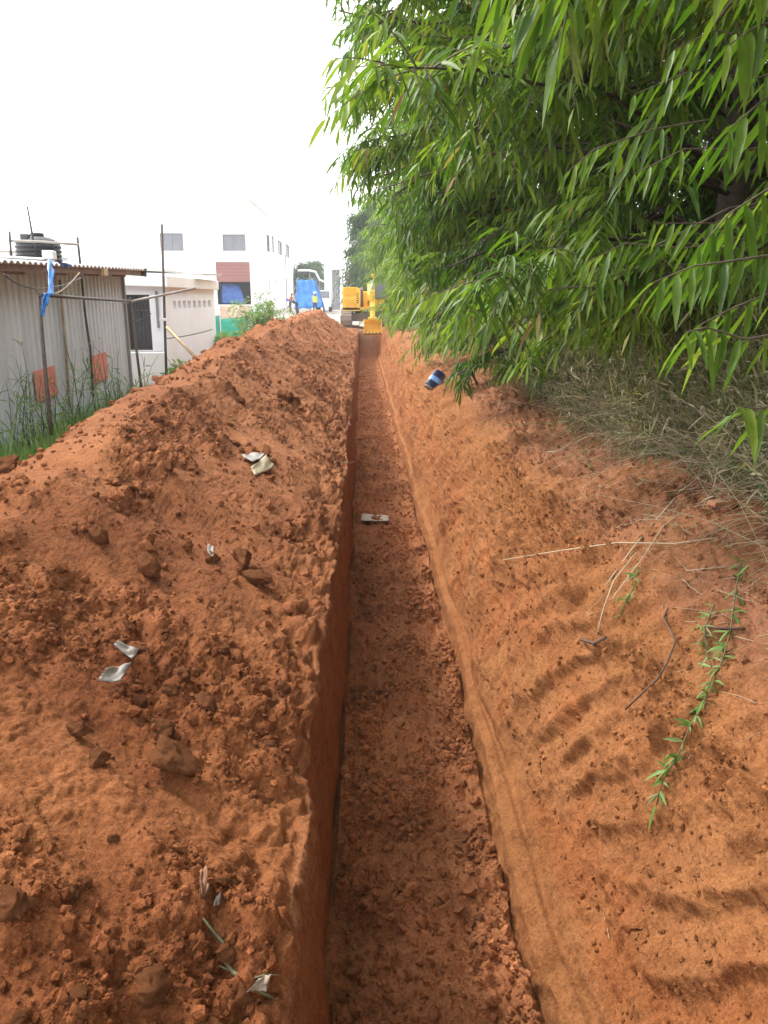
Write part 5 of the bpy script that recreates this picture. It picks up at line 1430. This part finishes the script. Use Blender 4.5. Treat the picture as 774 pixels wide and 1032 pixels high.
# creeping grass down the bank
def creeper(px_pts, seed, label, leafn, lsize, mat=GRASS_M, lift=.02, name='creeping_grass', varm=.45, rad=.004):
    rng = np.random.default_rng(seed); P = []; N_ = []
    for px, py in px_pts:
        p, nn = on_ground(px, py); P.append(p + nn * lift); N_.append(nn)
    root = empty(name, P[0]); tag(root, label, 'creeper'); o0 = np.array(P[0])
    MB().tube([p - P[0] for p in P], [rad * (1 - .5 * i / len(P)) for i in range(len(P))], 6).build('stem', plain('creeper_stem', (.12, .11, .05), .7), root)
    Pa = np.array([tuple(p) for p in P]); k = len(Pa); Na = np.array([tuple(q) for q in N_])
    # leaves in tufts at the nodes
    node = np.round(rng.uniform(0, (k - 1) * 2, leafn)) / 2 + rng.normal(0, .05, leafn); node = np.clip(node, 0, k - 1.001)
    O = np.stack([np.interp(node, np.arange(k), Pa[:, q]) for q in range(3)], -1); nn = np.stack([np.interp(node, np.arange(k), Na[:, q]) for q in range(3)], -1)
    D = nn * .5 + rng.normal(0, .7, (leafn, 3)) + np.array([-.1, 0, -.25]); L = rng.uniform(.5, 1.2, leafn) * lsize
    V, T, Q, vv = leaves_mesh(O - o0, D, nn + rng.normal(0, .3, (leafn, 3)), L, L * rng.uniform(.12, .22, leafn), np.clip(rng.normal(varm, .2, leafn), 0, 1), rng.uniform(.1, .5, leafn))
    np_mesh('leaves', V, [T, Q], mat, {'var': vv}, True, root)
creeper([(746, 566), (741, 600), (736, 640), (728, 665), (722, 690), (710, 715), (698, 735), (685, 765), (672, 790), (664, 812)], 1, 'long green creeping grass hanging down the right bank', 95, .085, varm=.5)
creeper([(720, 612), (714, 630), (712, 650), (716, 672)], 2, 'short pale green creeper beside the long creeping grass', 30, .07, varm=.75)
creeper([(646, 575), (640, 592), (632, 605), (628, 622)], 3, 'small green tuft under the pale dry stalks', 22, .075, varm=.6)
creeper([(575, 425), (578, 440), (590, 455), (596, 468)], 4, 'dark round-leaved weed sprig at the bank top', 24, .05, varm=.1)
creeper([(404, 338), (405, 344), (403, 350)], 6, 'tiny green sprig on the far trench edge', 12, .14, varm=.3)
for i, (pts, r_, mat, lab, cat) in enumerate([
    ([(672, 610), (671, 625), (678, 645), (674, 668), (664, 685), (648, 698), (630, 714)], .005, ROOTM, 'thin dark root winding down the right bank', 'root'),
    ([(588, 646), (600, 650), (612, 644)], .009, ROOTM, 'broken root stub sticking out of the bank', 'root'),
    ([(708, 632), (730, 634), (752, 636)], .007, ROOTM, 'dark root crossing above the creeping grass', 'root'),
    ([(508, 565), (560, 552), (620, 546), (680, 545), (726, 540)], .0035, STALK, 'long pale stalk stretched across the bank top', 'stalk'),
    ([(610, 590), (640, 545), (680, 505), (710, 485)], .004, STALK, 'pale dry stalk sweeping up to the weeds', 'stalk'),
    ([(612, 605), (646, 560), (668, 530), (690, 510)], .003, STALK, 'thin dry stalk beside the sweeping pale stalk', 'stalk'),
    ([(598, 640), (608, 612), (618, 586), (640, 556)], .003, STALK, 'dry stalk running down to the root stub', 'stalk'),
    ([(690, 577), (715, 575), (740, 572)], .0025, STALK, 'short white stalk lying level on the bank', 'stalk'),
    ([(335, 352), (350, 352), (358, 353)], .012, STALK, 'pale stick jutting from the far left trench wall', 'stick'),
    ([(340, 462), (352, 463), (362, 465)], .007, STALK, 'pale twig jutting from the left trench lip', 'twig')]):
    sweep('dead_root' if mat is ROOTM else 'dry_stalk', pts, r_, mat, lab, cat, .015)
p, nn = on_ground(668, 530)
p, nn = on_ground(722, 507)
o = MB().box((0, 0, 0), (.10, .07, .03), Matrix.Rotation(.3, 3, 'Z'), .006).build('brick_shard', plain('broken_brick', (.42, .20, .11), .9, 0, .15, 20), None, p + nn * .03)
tag(o, 'flat brown brick shard below the dry weeds', 'brick')
